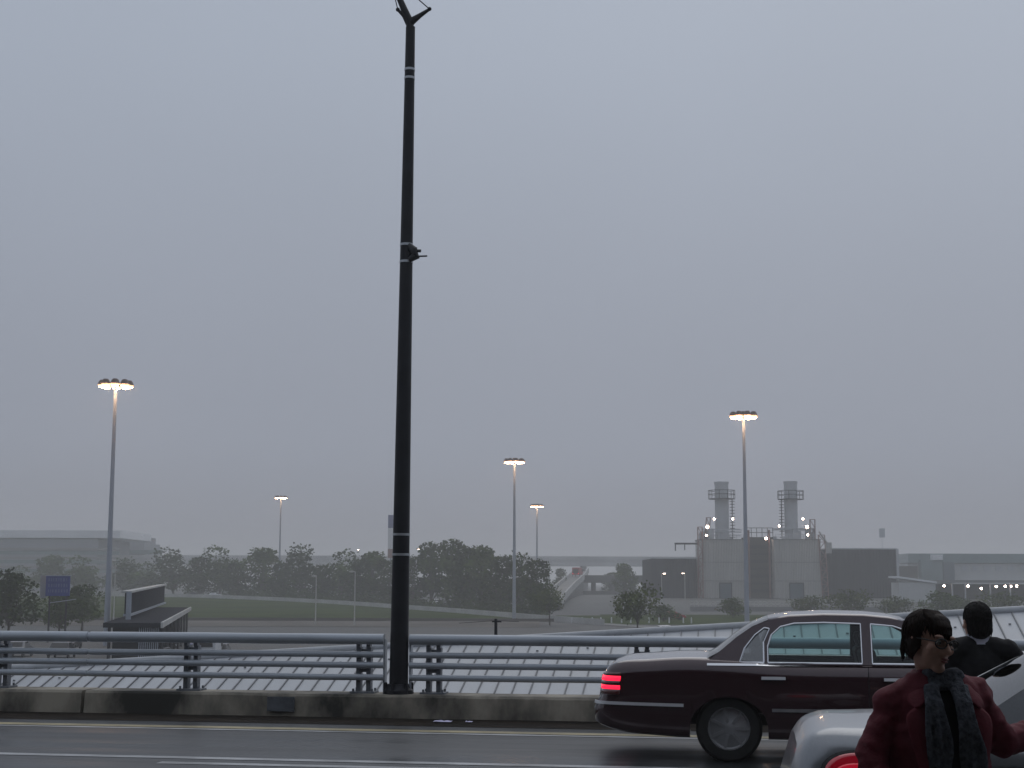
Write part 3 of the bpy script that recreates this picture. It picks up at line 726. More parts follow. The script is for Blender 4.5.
for sgn in (1, -1):
    for xd in (2.21, 3.3):
        mb = MB(); r1 = [silv.side(xd, z, .003) for z in lin(.3, .95, 12)]; r2 = [Vector((p.x+.008, p.y, p.z)) for p in r1]
        mb.grid([[Vector((p.x, p.y*sgn, p.z)) for p in r1], [Vector((p.x, p.y*sgn, p.z)) for p in r2]]); mb.build('door_gap', M['black'], sm_)
for xh in (1.4, 2.36): strip_side(silv, [(x, .85) for x in lin(xh, xh+.22, 5)], .03, .03, 'door_handle', M['paint_silver'], sm_)
mb = MB()
for s in (1, -1): mb.ball((3.0, s*.98, 1.0), (.07, .1, .075)); mb.cyl((3.05, s*.82, .98), (3.0, s*.94, .99), .025, n=8)
mb.build('wing_mirror', M['paint_silver'], sm_, smooth=True)
for s in (1, -1):
    mb = MB(); mb.ball((4.6, s*.6, .66), (.12, .17, .08)); mb.build('headlight', M['glass_dark'], sm_, smooth=True)

# ================================================================== people
def hand(mb, wrist, dirv, palmn, s=1, curl=.5):
    """palm, four bent fingers and a thumb at the end of a wrist"""
    d = Vector(dirv).normalized(); nrm = Vector(palmn); nrm = (nrm-d*nrm.dot(d)).normalized(); sd_ = d.cross(nrm)*s
    w = Vector(wrist)
    for k in range(4):
        a = w+d*.02+sd_*(.012*(k-1.5)); b = w+d*.085+sd_*(.02*(k-1.5)); mb.capsule(a, b, .017, .012)
        ln = (.036, .042, .039, .03)[k]; p = b; dd = d.copy()
        for j in range(3):
            dd = (dd+nrm*curl*.55).normalized(); q = p+dd*ln*(1, .7, .55)[j]; mb.capsule(p, q, .0098-.001*j, .0092-.001*j); p = q
    a = w+d*.025-sd_*.02; b = a+(d*.6-sd_*.75+nrm*.25).normalized()*.042; c = b+(d*.9-sd_*.25+nrm*.3).normalized()*.032; e_ = c+(d*.95+nrm*.35).normalized()*.025
    mb.capsule(a, b, .017, .012); mb.capsule(b, c, .0115, .0105); mb.capsule(c, e_, .0105, .0085)
def head(mb, H, jaw=1.0):
    """H maps head space (centre of head, facing -y) to the body"""
    def B(c, r): mb.ball(H @ Vector(c), r, H.to_3x3(), 20, 14)
    def C(a, b, r0, r1): mb.capsule(H @ Vector(a), H @ Vector(b), r0, r1)
    B((0, .012, .025), (.074, .094, .093)); B((0, -.028, -.03), (.061*jaw, .066, .085)); B((0, -.07, -.094), (.028, .024, .022))
    B((0, -.02, -.075), (.05*jaw, .055, .04)); C((0, -.089, .012), (0, -.112, -.022), .009, .0125); B((.011, -.1, -.026), (.009, .011, .008)); B((-.011, -.1, -.026), (.009, .011, .008))
    B((.03, -.082, .03), (.026, .013, .009)); B((-.03, -.082, .03), (.026, .013, .009)); B((0, -.089, -.052), (.024, .011, .006)); B((0, -.088, -.064), (.02, .011, .0065))
    B((.042, -.066, -.02), (.024, .022, .022)); B((-.042, -.066, -.02), (.024, .022, .022))
    for s in (1, -1): B((s*.076, .008, -.008), (.009, .019, .03)); B((s*.079, .012, .006), (.009, .017, .016))
def legs(mb, hip_z, sp, feet, r=1.0):
    for s, (fx, fy) in zip((1, -1), feet):
        h = Vector((s*sp, 0, hip_z)); k = Vector((lerp(s*sp, fx, .5), lerp(0, fy, .5)-.03, hip_z*.53)); a = Vector((fx, fy, .09))
        mb.capsule(h, k, .085*r, .058*r); mb.capsule(k, a, .056*r, .042*r)

# ---- the woman in the dark red jacket
wo = Vector((1.615, 5.7, 0))
wm = thing('person', 'woman with short dark hair and glasses in open dark red jacket and slate scarf', 'person', wo)
hc = P(929.5, 641.5, 5.68)-wo
Hm = Matrix.Translation(hc) @ Matrix.Rotation(RAD(27), 4, 'Z') @ Matrix.Rotation(RAD(8), 4, 'X') @ Matrix.Rotation(RAD(6), 4, 'Y') @ Matrix.Scale(.93, 4)
neck = P(938, 676, 5.72)-wo; shl = P(895, 706, 5.72)-wo; shr = P(971, 698, 5.74)-wo
elb_l = P(871, 756, 5.68)-wo; han_l = elb_l+Vector((.03, -.13, -.2)); elb_r = P(1002, 742, 5.75)-wo; han_r = P(1064, 726, 5.98)-wo
chest = Vector((neck.x-.015, .0, neck.z-.22)); waist = Vector((neck.x-.03, .01, 1.02)); hipc = Vector((neck.x-.03, .02, .88))
def torso(mb, g=0.0):
    mb.ball(chest, (.165+g, .108+g, .2+g)); mb.ball(chest+Vector((0, 0, .1)), (.15+g, .085+g, .13+g)); mb.ball(waist, (.135+g, .098+g, .2+g)); mb.ball(hipc, (.165+g, .115+g, .17+g))
    mb.capsule(neck+Vector((0, .01, -.06)), shl, .06+g, .055+g); mb.capsule(neck+Vector((0, .01, -.06)), shr, .06+g, .055+g)
mb = MB(); torso(mb)
mb.capsule(neck+Vector((0, .02, -.08)), hc+Vector((-.01, .015, -.05)), .055, .05); head(mb, Hm, .94)
mb.capsule(shl, elb_l, .046, .037); mb.capsule(elb_l, han_l, .036, .025); hand(mb, han_l, (han_l-elb_l), (1, 0, 0), 1, .6)
mb.capsule(shr, elb_r, .046, .037); mb.capsule(elb_r, han_r, .036, .025); hand(mb, han_r, (han_r-elb_r), (0, .3, -1), -1, .35)
legs(mb, .88, .085, [(neck.x+.08, .03), (neck.x-.14, -.02)])
body = blob('body', mb, M['skin'], .0055, wm, 2, .4)
H3 = Hm.to_3x3()
# hair: cap plus many locks
random.seed(3)
def hair(Hm, m, parent, woman, voxel=.005):
    mb = MB(); H3 = Hm.to_3x3()
    def B(c, r): mb.ball(Hm @ Vector(c), r, H3, 20, 14)
    if woman:
        B((0, .03, .028), (.083, .095, .09)); B((0, .05, -.02), (.074, .062, .07)); B((.0, -.018, .08), (.066, .052, .038))
        for s in (1, -1): B((s*.07, .02, -.005), (.018, .042, .06))
    else:
        B((0, .024, .038), (.081, .095, .089)); B((0, .045, -.03), (.074, .062, .08)); B((0, -.03, .085), (.06, .055, .032))
    o = blob('hair', mb, m, voxel, parent, 1, .35)
    mb = MB()
    rr = (.086, .097, .094) if woman else (.084, .098, .0925)
    c0 = (0, .028, .03) if woman else (0, .022, .036)
    def S_(p_, t_, k=1.0): return Vector((c0[0]+rr[0]*k*math.sin(p_)*math.cos(t_), c0[1]+rr[1]*k*math.sin(p_)*math.sin(t_), c0[2]+rr[2]*k*math.cos(p_)))
    n_ = 0
    while n_ < (1300 if woman else 1000):
        th = random.uniform(0, 2*math.pi); ph = math.acos(random.uniform(-.35 if woman else -.55, 1))
        if math.sin(th) < -.35 and ph > 1.0: continue
        n_ += 1
        ln = random.uniform(.35, .75) if woman else random.uniform(.12, .25); tw = random.gauss(.1 if woman else 0, .2); lift = random.uniform(1.0, 1.06 if woman else 1.05)
        pts = [Hm @ S_(min(ph+ln*j/3, 2.25), th+tw*j/3, lerp(.99, lift, j/3)) for j in range(4)]
        r0 = random.uniform(.0016, .0034); mb.tube(pts, [r0, r0, r0*.9, r0*.3], 4)
    if woman:
        for i in range(190):            # fringe swept over the brow
            x = random.uniform(-.078, .024); e_ = random.uniform(.018, .042)
            a = Vector((x*.8, -.005, .124)); b = Vector((x+.01, -.057+(x+.01)**2*8, .1)); b2 = Vector((x+.018, -.083+(x+.018)**2*9, .068)); c = Vector((x+.026, -.094+(x+.026)**2*11, e_))
            r0 = random.uniform(.002, .0038); mb.tube([Hm @ a, Hm @ b, Hm @ b2, Hm @ c], [r0, r0, r0, r0*.3], 4)
        for i in range(230):            # locks over the ears and at the nape
            t_ = random.uniform(-1.75, 1.75); x = .081*math.sin(t_); y = .03+.085*math.cos(t_)
            z0 = random.uniform(-.02, .05); z1 = random.uniform(-.1, -.06) if abs(t_) < 1.2 else random.uniform(-.06, -.03)
            r0 = random.uniform(.002, .0038); mb.tube([Hm @ Vector((x, y, z0)), Hm @ Vector((x*1.05, y*1.03, lerp(z0, z1, .5))), Hm @ Vector((x*random.uniform(.86, 1.05), y*.9, z1))], [r0, r0, r0*.3], 4)
    else:
        for i in range(420):
            t_ = random.uniform(-1.6, 1.6); x = .079*math.sin(t_); y = .04+.07*math.cos(t_); z = random.uniform(-.055, .05); k = 1-.08*max(0, -z)/.06
            r0 = random.uniform(.0018, .003); mb.tube([Hm @ Vector((x*1.01, y*1.01, z)), Hm @ Vector((x*k, y*k, z-.022)), Hm @ Vector((x*.95*k, y*.95*k, z-.042))], [r0, r0, r0*.3], 4)
    mb.build('strands', m, o, smooth=True)
    return o
hair(Hm, M['hair_brown'], wm, True, .005)
def eyes(Hm, parent):
    for s in (1, -1):
        mb = MB(); mb.ball(Hm @ Vector((s*.031, -.0835, .008)), .0095, None, 12, 8); o = mb.build('eye', mat('eye_white', (.35, .33, .3), .2, var=0), parent, smooth=True)
        mb = MB(); mb.ball(Hm @ Vector((s*.031, -.0915, .008)), .0042, None, 10, 6); mb.build('iris', M['black'], o, smooth=True)
eyes(Hm, wm)
mb = MB()
mb.ball(Hm @ Vector((0, -.0995, -.0535)), (.02, .004, .0045), H3); mb.ball(Hm @ Vector((0, -.0985, -.0635)), (.018, .004, .005), H3)
mb.build('lips', mat('lips', (.2, .06, .055), .4, var=.1), wm, smooth=True)
mb = MB()
for s in (1, -1):
    c = Vector((s*.033, -.1035, .006)); loop = [Hm @ (c+Vector((.027*math.cos(t)*(1 if abs(math.cos(t)) < .8 else 1), .006*abs(math.cos(t))*(1 if s*math.cos(t) > 0 else -.2), .019*math.sin(t)))) for t in lin(0, 2*math.pi, 20)]
    mb.tube(loop, .0027, 6)
    mb.tube([Hm @ Vector((s*.06, -.098, .012)), Hm @ Vector((s*.078, -.05, .012)), Hm @ Vector((s*.08, .012, .008))], .0024, 6)
mb.tube([Hm @ Vector((-.008, -.105, .01)), Hm @ Vector((0, -.11, .014)), Hm @ Vector((.008, -.105, .01))], .0025, 6)
gl_ = mb.build('glasses', M['black'], wm, smooth=True)
for s in (1, -1):
    mb = MB(); c = Vector((s*.033, -.1035, .006)); mb.add([Hm @ (c+Vector((.026*math.cos(t), .0, .018*math.sin(t)))) for t in lin(0, 2*math.pi*19/20, 19)], [tuple(range(20))]); mb.build('lens', M['lens_dark'], gl_)
# jacket, open at the front
def wob(mb, s):
    for i, p in enumerate(mb.v): mb.v[i] = p+Vector((mnoise.noise(p*11), mnoise.noise(p*11+Vector((5, 3, 1))), mnoise.noise(p*9+Vector((1, 8, 2)))))*s
    return mb
mb = MB(); torso(mb, .028); mb.ball(hipc+Vector((0, 0, .02)), (.205, .155, .16)); mb.ball(shl, .068); mb.ball(shr, .068)
for q_ in (shl, shr): mb.capsule(neck+Vector((0, .015, -.085)), q_+Vector((0, 0, -.015)), .078, .066); mb.capsule(q_+Vector((0, 0, -.03)), Vector((lerp(q_.x, chest.x, .4), 0, 1.05)), .066, .105)
for a, b, c in ((shl, elb_l, han_l), (shr, elb_r, han_r)):
    for k in range(8):
        t = k/7; mb.ball(lerp(a, b, t), lerp(.066, .056, t)*(1+.05*math.sin(k*2.3)))
    for k in range(8):
        t = k/7; mb.ball(lerp(b, c-(c-b)*.12, t), lerp(.057, .045, t)*(1+.07*math.sin(k*2.9)))
nk = neck
def jcut(p):
    if (p-neck).length < .07: return True
    wv = interp(p.z, [(.7, .10), (1.1, .085), (1.3, .07), (1.4, .06)])
    return p.y < -.03 and abs(p.x-(nk.x-.006-(1.45-p.z)*.03)) < wv and p.z > .6
jk = blob('jacket', mb, M['jacket_red'], .009, wm, 6, .5, jcut, .012, .0065)
# collar and lapels
def lapel(pts_in, pts_out, th_, name, m, parent):
    mb = MB(); mb.grid([[Vector(p) for p in pts_in], [lerp(Vector(a), Vector(b), .5)+Vector((0, -.012, 0)) for a, b in zip(pts_in, pts_out)], [Vector(p) for p in pts_out]])
    o = mb.build(name, m, parent, smooth=True); sv = o.modifiers.new('s', 'SUBSURF'); sv.levels = sv.render_levels = 2; s2 = o.modifiers.new('t', 'SOLIDIFY'); s2.thickness = th_; s2.offset = 0; return o
n0 = neck
for sg in (-1, 1):
    V3 = lambda x, y, z: n0+Vector((sg*x-.006, y, z))
    lapel([V3(.07, .03, .03), V3(.072, -.06, .0), V3(.078, -.118, -.05), V3(.08, -.142, -.085)], [V3(.105, .045, -.01), V3(.125, -.055, -.045), V3(.142, -.112, -.095), V3(.118, -.14, -.115)], .01, 'collar', M['jacket_red'], jk)
    lapel([V3(.078, -.13, -.075), V3(.085, -.16, -.16), V3(.09, -.178, -.26), V3(.092, -.176, -.36)], [V3(.15, -.126, -.13), V3(.158, -.15, -.165), V3(.135, -.172, -.26), V3(.1, -.172, -.38)], .011, 'lapel', M['jacket_red'], jk)
# shirt and trousers
mb = MB(); torso(mb, .012); blob('shirt', mb, M['shirt_black'], .012, wm, 2, .4, lambda p: (p-neck).length < .09)
mb = MB(); legs(mb, .88, .085, [(neck.x+.08, .03), (neck.x-.14, -.02)], 1.2); mb.ball(hipc-Vector((0, 0, .02)), (.175, .128, .14)); blob('trousers', mb, M['jeans'], .014, wm, 2, .4)
for fx, fy in ((neck.x+.08, .03), (neck.x-.14, -.02)):
    mb = MB(); mb.ball((fx, fy-.06, .045), (.045, .13, .045)); mb.ball((fx, fy+.01, .07), (.042, .06, .07)); blob('shoe', mb, M['shoe'], .01, wm, 2, .4)
# scarf: loops round the neck and two hanging ends
mb = MB()
for k in range(2):
    for i in range(26):
        t = 2*math.pi*i/26; mb.ball(neck+Vector((.078*math.cos(t)*(1+.1*k), -.01+.075*math.sin(t)*(1+.12*k), -.018-.032*k-.028*math.sin(t+math.pi*.5*0)*(-1 if math.sin(t) < 0 else .3)*-1+.006*math.sin(5*t+k))), (.022, .022, .026))
def tail(x0, x1, zend, w0, w1):
    for i in range(34):
        t = i/33; z = lerp(neck.z-.04, zend, t)
        yb = interp(t, [(0, -.085), (.12, -.125), (.35, -.148), (.7, -.142), (1, -.15)])
        for k in range(7):
            s = k/6*2-1; mb.ball((neck.x+lerp(x0, x1, t)+.006*math.sin(t*8+x1*40)+s*lerp(w0, w1, min(1, t*2.2))*(1+.16*math.sin(t*10+x1*30)), yb-.016*math.sin(s*6+t*5)-.008, z), (.011, .012, .02), None, 8, 6)
tail(-.055, -.062, .93, .024, .035); tail(.045, .078, .98, .024, .034)
blob('scarf', wob(mb, .004), M['scarf'], .007, wm, 1, .3)

# ---- the man seen from behind
mo = Vector((P(977, 620, 10.6).x, 10.6, 0))
mn = thing('person', 'man with short black hair and pale collar in black jacket, seen from behind', 'person', mo)
hc2 = P(976.5, 622.5, 10.6)-mo
Hm2 = Matrix.Translation(hc2) @ Matrix.Rotation(RAD(184), 4, 'Z') @ Matrix.Rotation(RAD(4), 4, 'X') @ Matrix.Scale(1.12, 4)
nk2 = hc2+Vector((.005, -.01, -.112)); s1 = nk2+Vector((-.2, 0, -.085)); s2 = nk2+Vector((.2, 0, -.085))
e1 = nk2+Vector((-.27, .05, -.36)); e2 = nk2+Vector((.36, .06, -.30)); h1 = e1+Vector((.08, .2, -.12)); h2 = e2+Vector((-.06, .22, -.12))
ch2 = nk2+Vector((0, .02, -.24)); wa2 = Vector((0, .02, 1.02)); hi2 = Vector((0, .02, .86))
def torso2(mb, g=0):
    mb.ball(ch2, (.18+g, .118+g, .2+g)); mb.ball(ch2+Vector((0, 0, .1)), (.165+g, .095+g, .12+g)); mb.ball(wa2, (.16+g, .118+g, .22+g)); mb.ball(hi2, (.17+g, .12+g, .16+g))
    mb.capsule(nk2+Vector((0, .01, -.055)), s1, .062+g, .062+g); mb.capsule(nk2+Vector((0, .01, -.055)), s2, .062+g, .062+g)
mb = MB(); torso2(mb); mb.capsule(nk2+Vector((0, .01, -.08)), hc2+Vector((0, 0, -.06)), .062, .058); head(mb, Hm2, 1.05)
for a, b, c, sg in ((s1, e1, h1, 1), (s2, e2, h2, -1)):
    mb.capsule(a, b, .052, .042); mb.capsule(b, c, .04, .029); hand(mb, c, c-b, (-sg*.3, 0, -1), sg, .5)
legs(mb, .86, .09, [(.12, .02), (-.12, -.05)], 1.1)
blob('body', mb, M['skin'], .007, mn, 2, .4)
random.seed(5); hair(Hm2, M['hair_black'], mn, False, .005); eyes(Hm2, mn)
mb = MB(); torso2(mb, .022); mb.ball(hi2, (.2, .15, .17))
for a, b, c in ((s1, e1, h1), (s2, e2, h2)): mb.capsule(a, b, .084, .068); mb.capsule(b, lerp(b, c, .9), .066, .052)
blob('jacket', mb, M['jacket_black'], .012, mn, 6, .5, lambda p: (p-nk2).length < .066, .01, .005)
mb = MB()
rows = []
for i in range(25):
    t = 2*math.pi*i/24; lz = .03 if math.sin(t) < 0 else -.0
    rows.append([nk2+Vector((.079*math.cos(t), .012+.078*math.sin(t), -.045)), nk2+Vector((.074*math.cos(t), .012+.073*math.sin(t), lz)), nk2+Vector((.078*math.cos(t), .012+.077*math.sin(t), lz+.006)), nk2+Vector((.09*math.cos(t), .012+.089*math.sin(t), -.035))])
mb.grid(rows); mb.build('shirt_collar', M['collar'], mn, smooth=True)
mb = MB(); legs(mb, .86, .09, [(.12, .02), (-.12, -.05)], 1.3); mb.ball(hi2, (.18, .13, .15)); blob('trousers', mb, M['jacket_black'], .015, mn, 2, .4)
for fx, fy in ((.12, .02), (-.12, -.05)):
    mb = MB(); mb.ball((fx, fy+.06, .045), (.048, .14, .045)); mb.ball((fx, fy, .07), (.045, .06, .07)); blob('shoe', mb, M['shoe'], .012, mn, 2, .4)

# ================================================================== trees and shrubs
def leaves(mb, lobes, n, size, rnd):
    wts = [l[1].x*l[1].y*l[1].z for l in lobes]
    for i in range(n):
        c, r = rnd.choices(lobes, wts)[0]
        d = Vector((rnd.gauss(0, 1), rnd.gauss(0, 1), rnd.gauss(0, 1))).normalized()
        k = rnd.uniform(.35, 1.0)**.5*rnd.uniform(.88, 1.14)
        p = c+Vector((d.x*r.x, d.y*r.y, d.z*r.z))*k
        a = Vector((rnd.gauss(0, 1), rnd.gauss(0, 1), rnd.gauss(0, .6))).normalized(); b = a.cross(Vector((rnd.gauss(0, 1), rnd.gauss(0, 1), rnd.gauss(0, 1)))).normalized()
        s = size*rnd.uniform(.6, 1.3)
        mb.quad(p-a*s*.5, p+b*s*.38, p+a*s*.5, p-b*s*.38)
def tree_proto(seed, H, Wd, trunk_h, leaf, nleaf, lm_, shape='round'):
    """meshes for (crown, trunk)"""
    rnd = random.Random(seed); lobes = []
    nl = 20
    for i in range(nl):
        t = rnd.uniform(0, 1); z = lerp(trunk_h+.12*H, H*.88, t)
        if shape == 'cone': w = Wd*.5*(1-.75*t)
        elif shape == 'flat': w = Wd*.5*(.7+.3*math.sin(t*3))
        else: w = Wd*.5*math.sqrt(max(.12, 1-(t*1.5-.62)**2))
        a = rnd.uniform(0, 6.28); q = rnd.uniform(.2, .78)*w
        s = rnd.uniform(.17, .3)*Wd
        lobes.append((Vector((q*math.cos(a), q*math.sin(a), z)), Vector((s, s, s*rnd.uniform(.55, .85)))))
    cb = MB(); leaves(cb, lobes, nleaf, leaf, rnd)
    tb = MB(); tb.tube([(0, 0, -.3), (.03*H*.2, 0, trunk_h*.6), (0, .02*H, trunk_h), (0, 0, H*.7)], [.026*H, .02*H, .017*H, .004*H], 8)
    for c, s in lobes: tb.tube([Vector((0, 0, trunk_h*rnd.uniform(.75, 1.3))), lerp(Vector((0, 0, trunk_h)), c, .55)+Vector((0, 0, .05*H)), c], [.009*H, .006*H, .003*H], 5)
    return cb.mesh('crown', lm_), tb.mesh('trunk', M['bark'])
PRO = [tree_proto(11+i, 12, w, th, .66, 2500, M['leaf' if i % 2 == 0 else 'leaf_dark'], sh) for i, (w, th, sh) in enumerate([(10.5, 1.3, 'round'), (9, .9, 'round'), (8.2, 1.0, 'cone'), (11.5, 1.2, 'round'), (9.5, 1.0, 'round')])]
def put_tree(pro, loc, H, H0, W_, label, cat='tree', group=None, rz=0, name='tree'):
    t = thing(name, label, cat, loc, rz, group)
    for me, nm in zip(pro, ('crown', 'trunk')):
        o = bpy.data.objects.new(nm, me); COL.objects.link(o); o.parent = t
    t.scale = (W_, W_, H/H0); return t
row = [(148, 563, 38, 'm'), (177, 551, 50, 'r'), (203, 557, 34, 'd'), (223, 547, 42, 'r'), (241, 563, 32, 'd'), (266, 548, 46, 'r'), (286, 563, 30, 'd'), (304, 548, 46, 'r'), (323, 565, 30, 'd'), (343, 551, 42, 'r'), (360, 559, 34, 'd'), (374, 552, 44, 'r'), (392, 560, 36, 'd'),
       (415, 556, 34, 'd'), (433, 540, 36, 'c'), (456, 537, 40, 'c'), (470, 548, 40, 'd'), (484, 546, 42, 'r'), (500, 556, 40, 'd'), (519, 557, 44, 'r'), (537, 560, 38, 'd')]
names = ['first', 'second', 'third', 'fourth', 'fifth', 'sixth', 'seventh', 'eighth', 'ninth', 'tenth', 'eleventh', 'twelfth', 'thirteenth']
rnd = random.Random(4); nL = nR = 0
for i, (px, ty, w, k) in enumerate(row):
    d = droad(px)+(24 if k != 'd' else 15)+rnd.uniform(-3, 3); base = G(px, d); topz = P(px, ty, d).z; H = topz-base.z
    pro = PRO[{'m': 0, 'r': (0, 3, 4)[i % 3], 'd': 1, 'c': 2}[k]]; W0 = {0: 10.5, 1: 9, 2: 8.2, 3: 11.5, 4: 9.5}[PRO.index(pro)]
    kind = {'m': 'faint rounded tree', 'r': 'hazy rounded tree', 'd': 'smaller dark bushy tree', 'c': 'tall pointed tree'}[k]
    if px < 400: side, nm = 'left of', names[nL]; nL += 1; lab = f'{kind}, {nm} from the left in the row left of the black pole'
    else: nm = names[nR]; nR += 1; lab = f'{kind}, {nm} from the left in the clump right of the black pole'
    put_tree(pro, base, H*1.02, 12, w/F*d/W0*1.08, lab, group='trees along the access road', rz=rnd.uniform(0, 6))
for px, ty, d, w, k, lab in [(55, 553, 470, 34, 2, 'tall faint tree rising behind the blue sign'), (86, 556, 450, 40, 0, 'faint broad tree just left of the nearest lamp mast foot'), (128, 560, 445, 40, 3, 'faint broad tree just right of the nearest lamp mast'), (20, 566, 455, 36, 0, 'faint tree at the far left in front of the grey garage'),
                            (624, 563, 430, 27, 4, 'dark dense round tree between the red truck and the power plant'), (561, 568, 470, 16, 1, 'small hazy tree beside the rising ramp'), (612, 572, 520, 22, 1, 'small hazy tree beyond the low bridge')]:
    base = G(px, d); H = P(px, ty, d).z-base.z; put_tree(PRO[k], base, H, 12, w/F*d/(10.5, 9, 8.2, 11.5, 9.5)[k]*1.1, lab, rz=px)
near = [tree_proto(40, 6, 6.2, 1.5, .34, 3000, M['leaf_dark']), tree_proto(41, 6, 5.5, 1.2, .34, 2600, M['leaf']), tree_proto(42, 5, 6.5, 1.9, .3, 1700, M['leaf_shrub'], 'flat'), tree_proto(43, 3, 5.5, .3, .28, 1700, M['leaf_shrub'], 'flat'), tree_proto(44, 3, 4.2, .3, .28, 1400, M['leaf'], 'round')]
for px, ty, d, w, k, H0, W0, lab in [(16, 574, 172, 62, 0, 6, 6.2, 'near dark leafy tree at the left edge beside the blue sign'), (66, 590, 186, 44, 1, 6, 5.5, 'leafy tree under and right of the blue sign'), (88, 584, 205, 46, 1, 6, 5.5, 'leafy tree close behind the nearest lamp mast'),
        (550, 588, 232, 42, 2, 5, 6.5, 'small spreading tree by the foot of the rising ramp'), (637, 588, 178, 54, 2, 5, 6.5, 'small spreading tree with bare trunk behind the pale roof ridge')]:
    base = G(px, d); H = P(px, ty, d).z-base.z; put_tree(near[k], base, H, H0, w/F*d/W0*1.05, lab, rz=px)
for i, (px, ty, d, w, k, lab) in enumerate([(731, 599, 275, 34, 4, 'small dark shrub at the foot of the right lamp mast'), (804, 598, 290, 40, 3, 'light green shrub under the right plant block door'), (846, 593, 285, 46, 3, 'larger shrub in front of the dark shed right of the plant'),
        (893, 599, 285, 40, 3, 'light green shrub at the right corner of the dark shed'), (936, 593, 280, 44, 4, 'dark shrub in front of the lamplit canopy'), (1000, 595, 290, 52, 3, 'light green shrub at the right edge under the canopy lamps'), (662, 606, 250, 34, 4, 'low shrub between the spreading tree and the plant fence'), (960, 600, 300, 30, 4, 'small shrub just above the man with the pale collar')]):
    base = G(px, d); H = P(px, ty, d).z-base.z; put_tree(near[k], base, H, 3, w/F*d/(5.5 if k == 3 else 4.2), lab, 'shrub', 'shrubs by the plant', i, 'shrub')

hg = thing('hedge', 'low dark hedge along the access road under the tree row', 'hedge', G(400, 345))
mb = MB(); rnd = random.Random(8); lb_ = []
for px in range(230, 548, 3):
    d = droad(px)+11.5+rnd.uniform(-.6, .6); q = G(px, d)-hg.location; lb_.append((q+Vector((0, 0, .9)), Vector((1.6, 1.2, rnd.uniform(.9, 1.7)))))
leaves(mb, lb_, 7000, .55, rnd); mb.build('foliage', M['leaf_dark'], hg)
# ================================================================== lamps
def mast(px, py, d, label):
    p = P(px, py, d); b = Vector((p.x, d, gz(d))); h = p.z-b.z
    m = thing('high_mast_lamp', label, 'lamp mast', b, 0, 'high mast lamps')
    mb = MB(); mb.tube([(0, 0, h*i/8) for i in range(9)], [lerp(.33, .17, i/8) for i in range(9)], 14); mb.build('mast', M['pole_grey'], m, smooth=True)
    mb = MB(); mb.lathe([(0, h+.62), (.3, h+.6), (.34, h+.25), (.5, h+.2), (.5, h), (.2, h-.02)], n=16)
    for k in range(8):
        a = k*math.pi/4+.2; mb.cyl((.3*math.cos(a), .3*math.sin(a), h+.12), (1.2*math.cos(a), 1.2*math.sin(a), h+.1), .05, n=6)
    hd = mb.build('lamp_ring', M['lamp_housing'], m, smooth=True)
    for k in range(8):
        a = k*math.pi/4+.2; c = Vector((1.42*math.cos(a), 1.42*math.sin(a), h))
        q = Matrix.Rotation(a, 3, 'Z')
        mb = MB(); mb.add([c+q @ Vector(v_) for v_ in []], [])
        mb.lathe([(.0, .55), (.25, .52), (.42, .3), (.52, .0), (.47, -.03)], c, n=14); lum = mb.build('lamp_head', M['lamp_housing'], m, smooth=True)
        mb = MB(); mb.lathe([(.5, -.02), (.47, -.13), (.4, -.2)], c, n=14); mb.build('refractor', M['lamp_glow'], lum, smooth=True)
        mb = MB(); mb.lathe([(.4, -.19), (.3, -.28), (.15, -.33), (0, -.34)], c, n=14); mb.build('lens', M['lamp_warm'], lum, smooth=True)
    return m
mast(115.8, 385, 163, 'tallest lit high mast lamp with grey mast, nearest at the left')
mast(514.5, 461.5, 266, 'lit high mast lamp rising beside the tree clump in mid picture')
mast(743.5, 416, 195, 'lit high mast lamp in front of the plant between its stacks')
mast(281, 497.5, 450, 'small far lit mast lamp above the roadside tree row on the left')
mast(537, 506, 430, 'small far lit mast lamp just right of the middle mast')
def street_lamp(px, ty, d, label, lit=False, arm=.9, base=None):
    b = Vector((X(px, d), d, gz(d) if base is None else base)); h = P(px, ty, d).z-b.z
    s = thing('street_lamp', label, 'street lamp', b)
    mb = MB(); mb.tube([(0, 0, 0), (0, 0, h*.5), (0, 0, h-.1), (0, 0, h)], [.11, .09, .07, .07], 8); mb.build('post', M['pole_cream'], s, smooth=True)
    mb = MB(); mb.tube([(0, 0, h-.1), (-arm*.6, 0, h+.03), (-arm, 0, h)], [.06, .05, .05], 6); mb.ball((-arm-.05, 0, h), (.42, .2, .12)); hd = mb.build('lamp_head', M['pole_cream'], s, smooth=True)
    mb = MB(); mb.ball((-arm-.08, 0, h-.1), (.3, .15, .08)); mb.build('lens', M['lamp_white'] if lit else M['pole_cream'], hd, smooth=True)
street_lamp(318.5, 576, 232, 'thin pale street lamp on the grass bank, left of a similar pair', arm=.3)
street_lamp(357, 571.5, 230, 'thin pale street lamp on the grass bank, right of a similar pair', arm=.5)
street_lamp(115.5, 561, 240, 'slim cream post close right of the nearest lamp mast', arm=.2)
street_lamp(119, 561, 245, 'slim cream post second right of the nearest lamp mast', arm=.2)
street_lamp(661, 573, 330, 'grey lit street lamp in front of the dark shed left of the plant', True, -.7)
street_lamp(684, 573, 400, 'small lit lamp post against the dark shed, nearest the plant', True, .4)
for px, py, lab in ((293, 549.5, 'first from the left'), (360.5, 549.5, 'second, just left of the black pole'), (420.5, 549, 'third, just right of the black pole'), (447.5, 550, 'fourth, between two pointed trees')):
    street_lamp(px, py, 618, 'tiny lit lamp on the far viaduct, '+lab, True, .3, P(px, 556, 618).z)

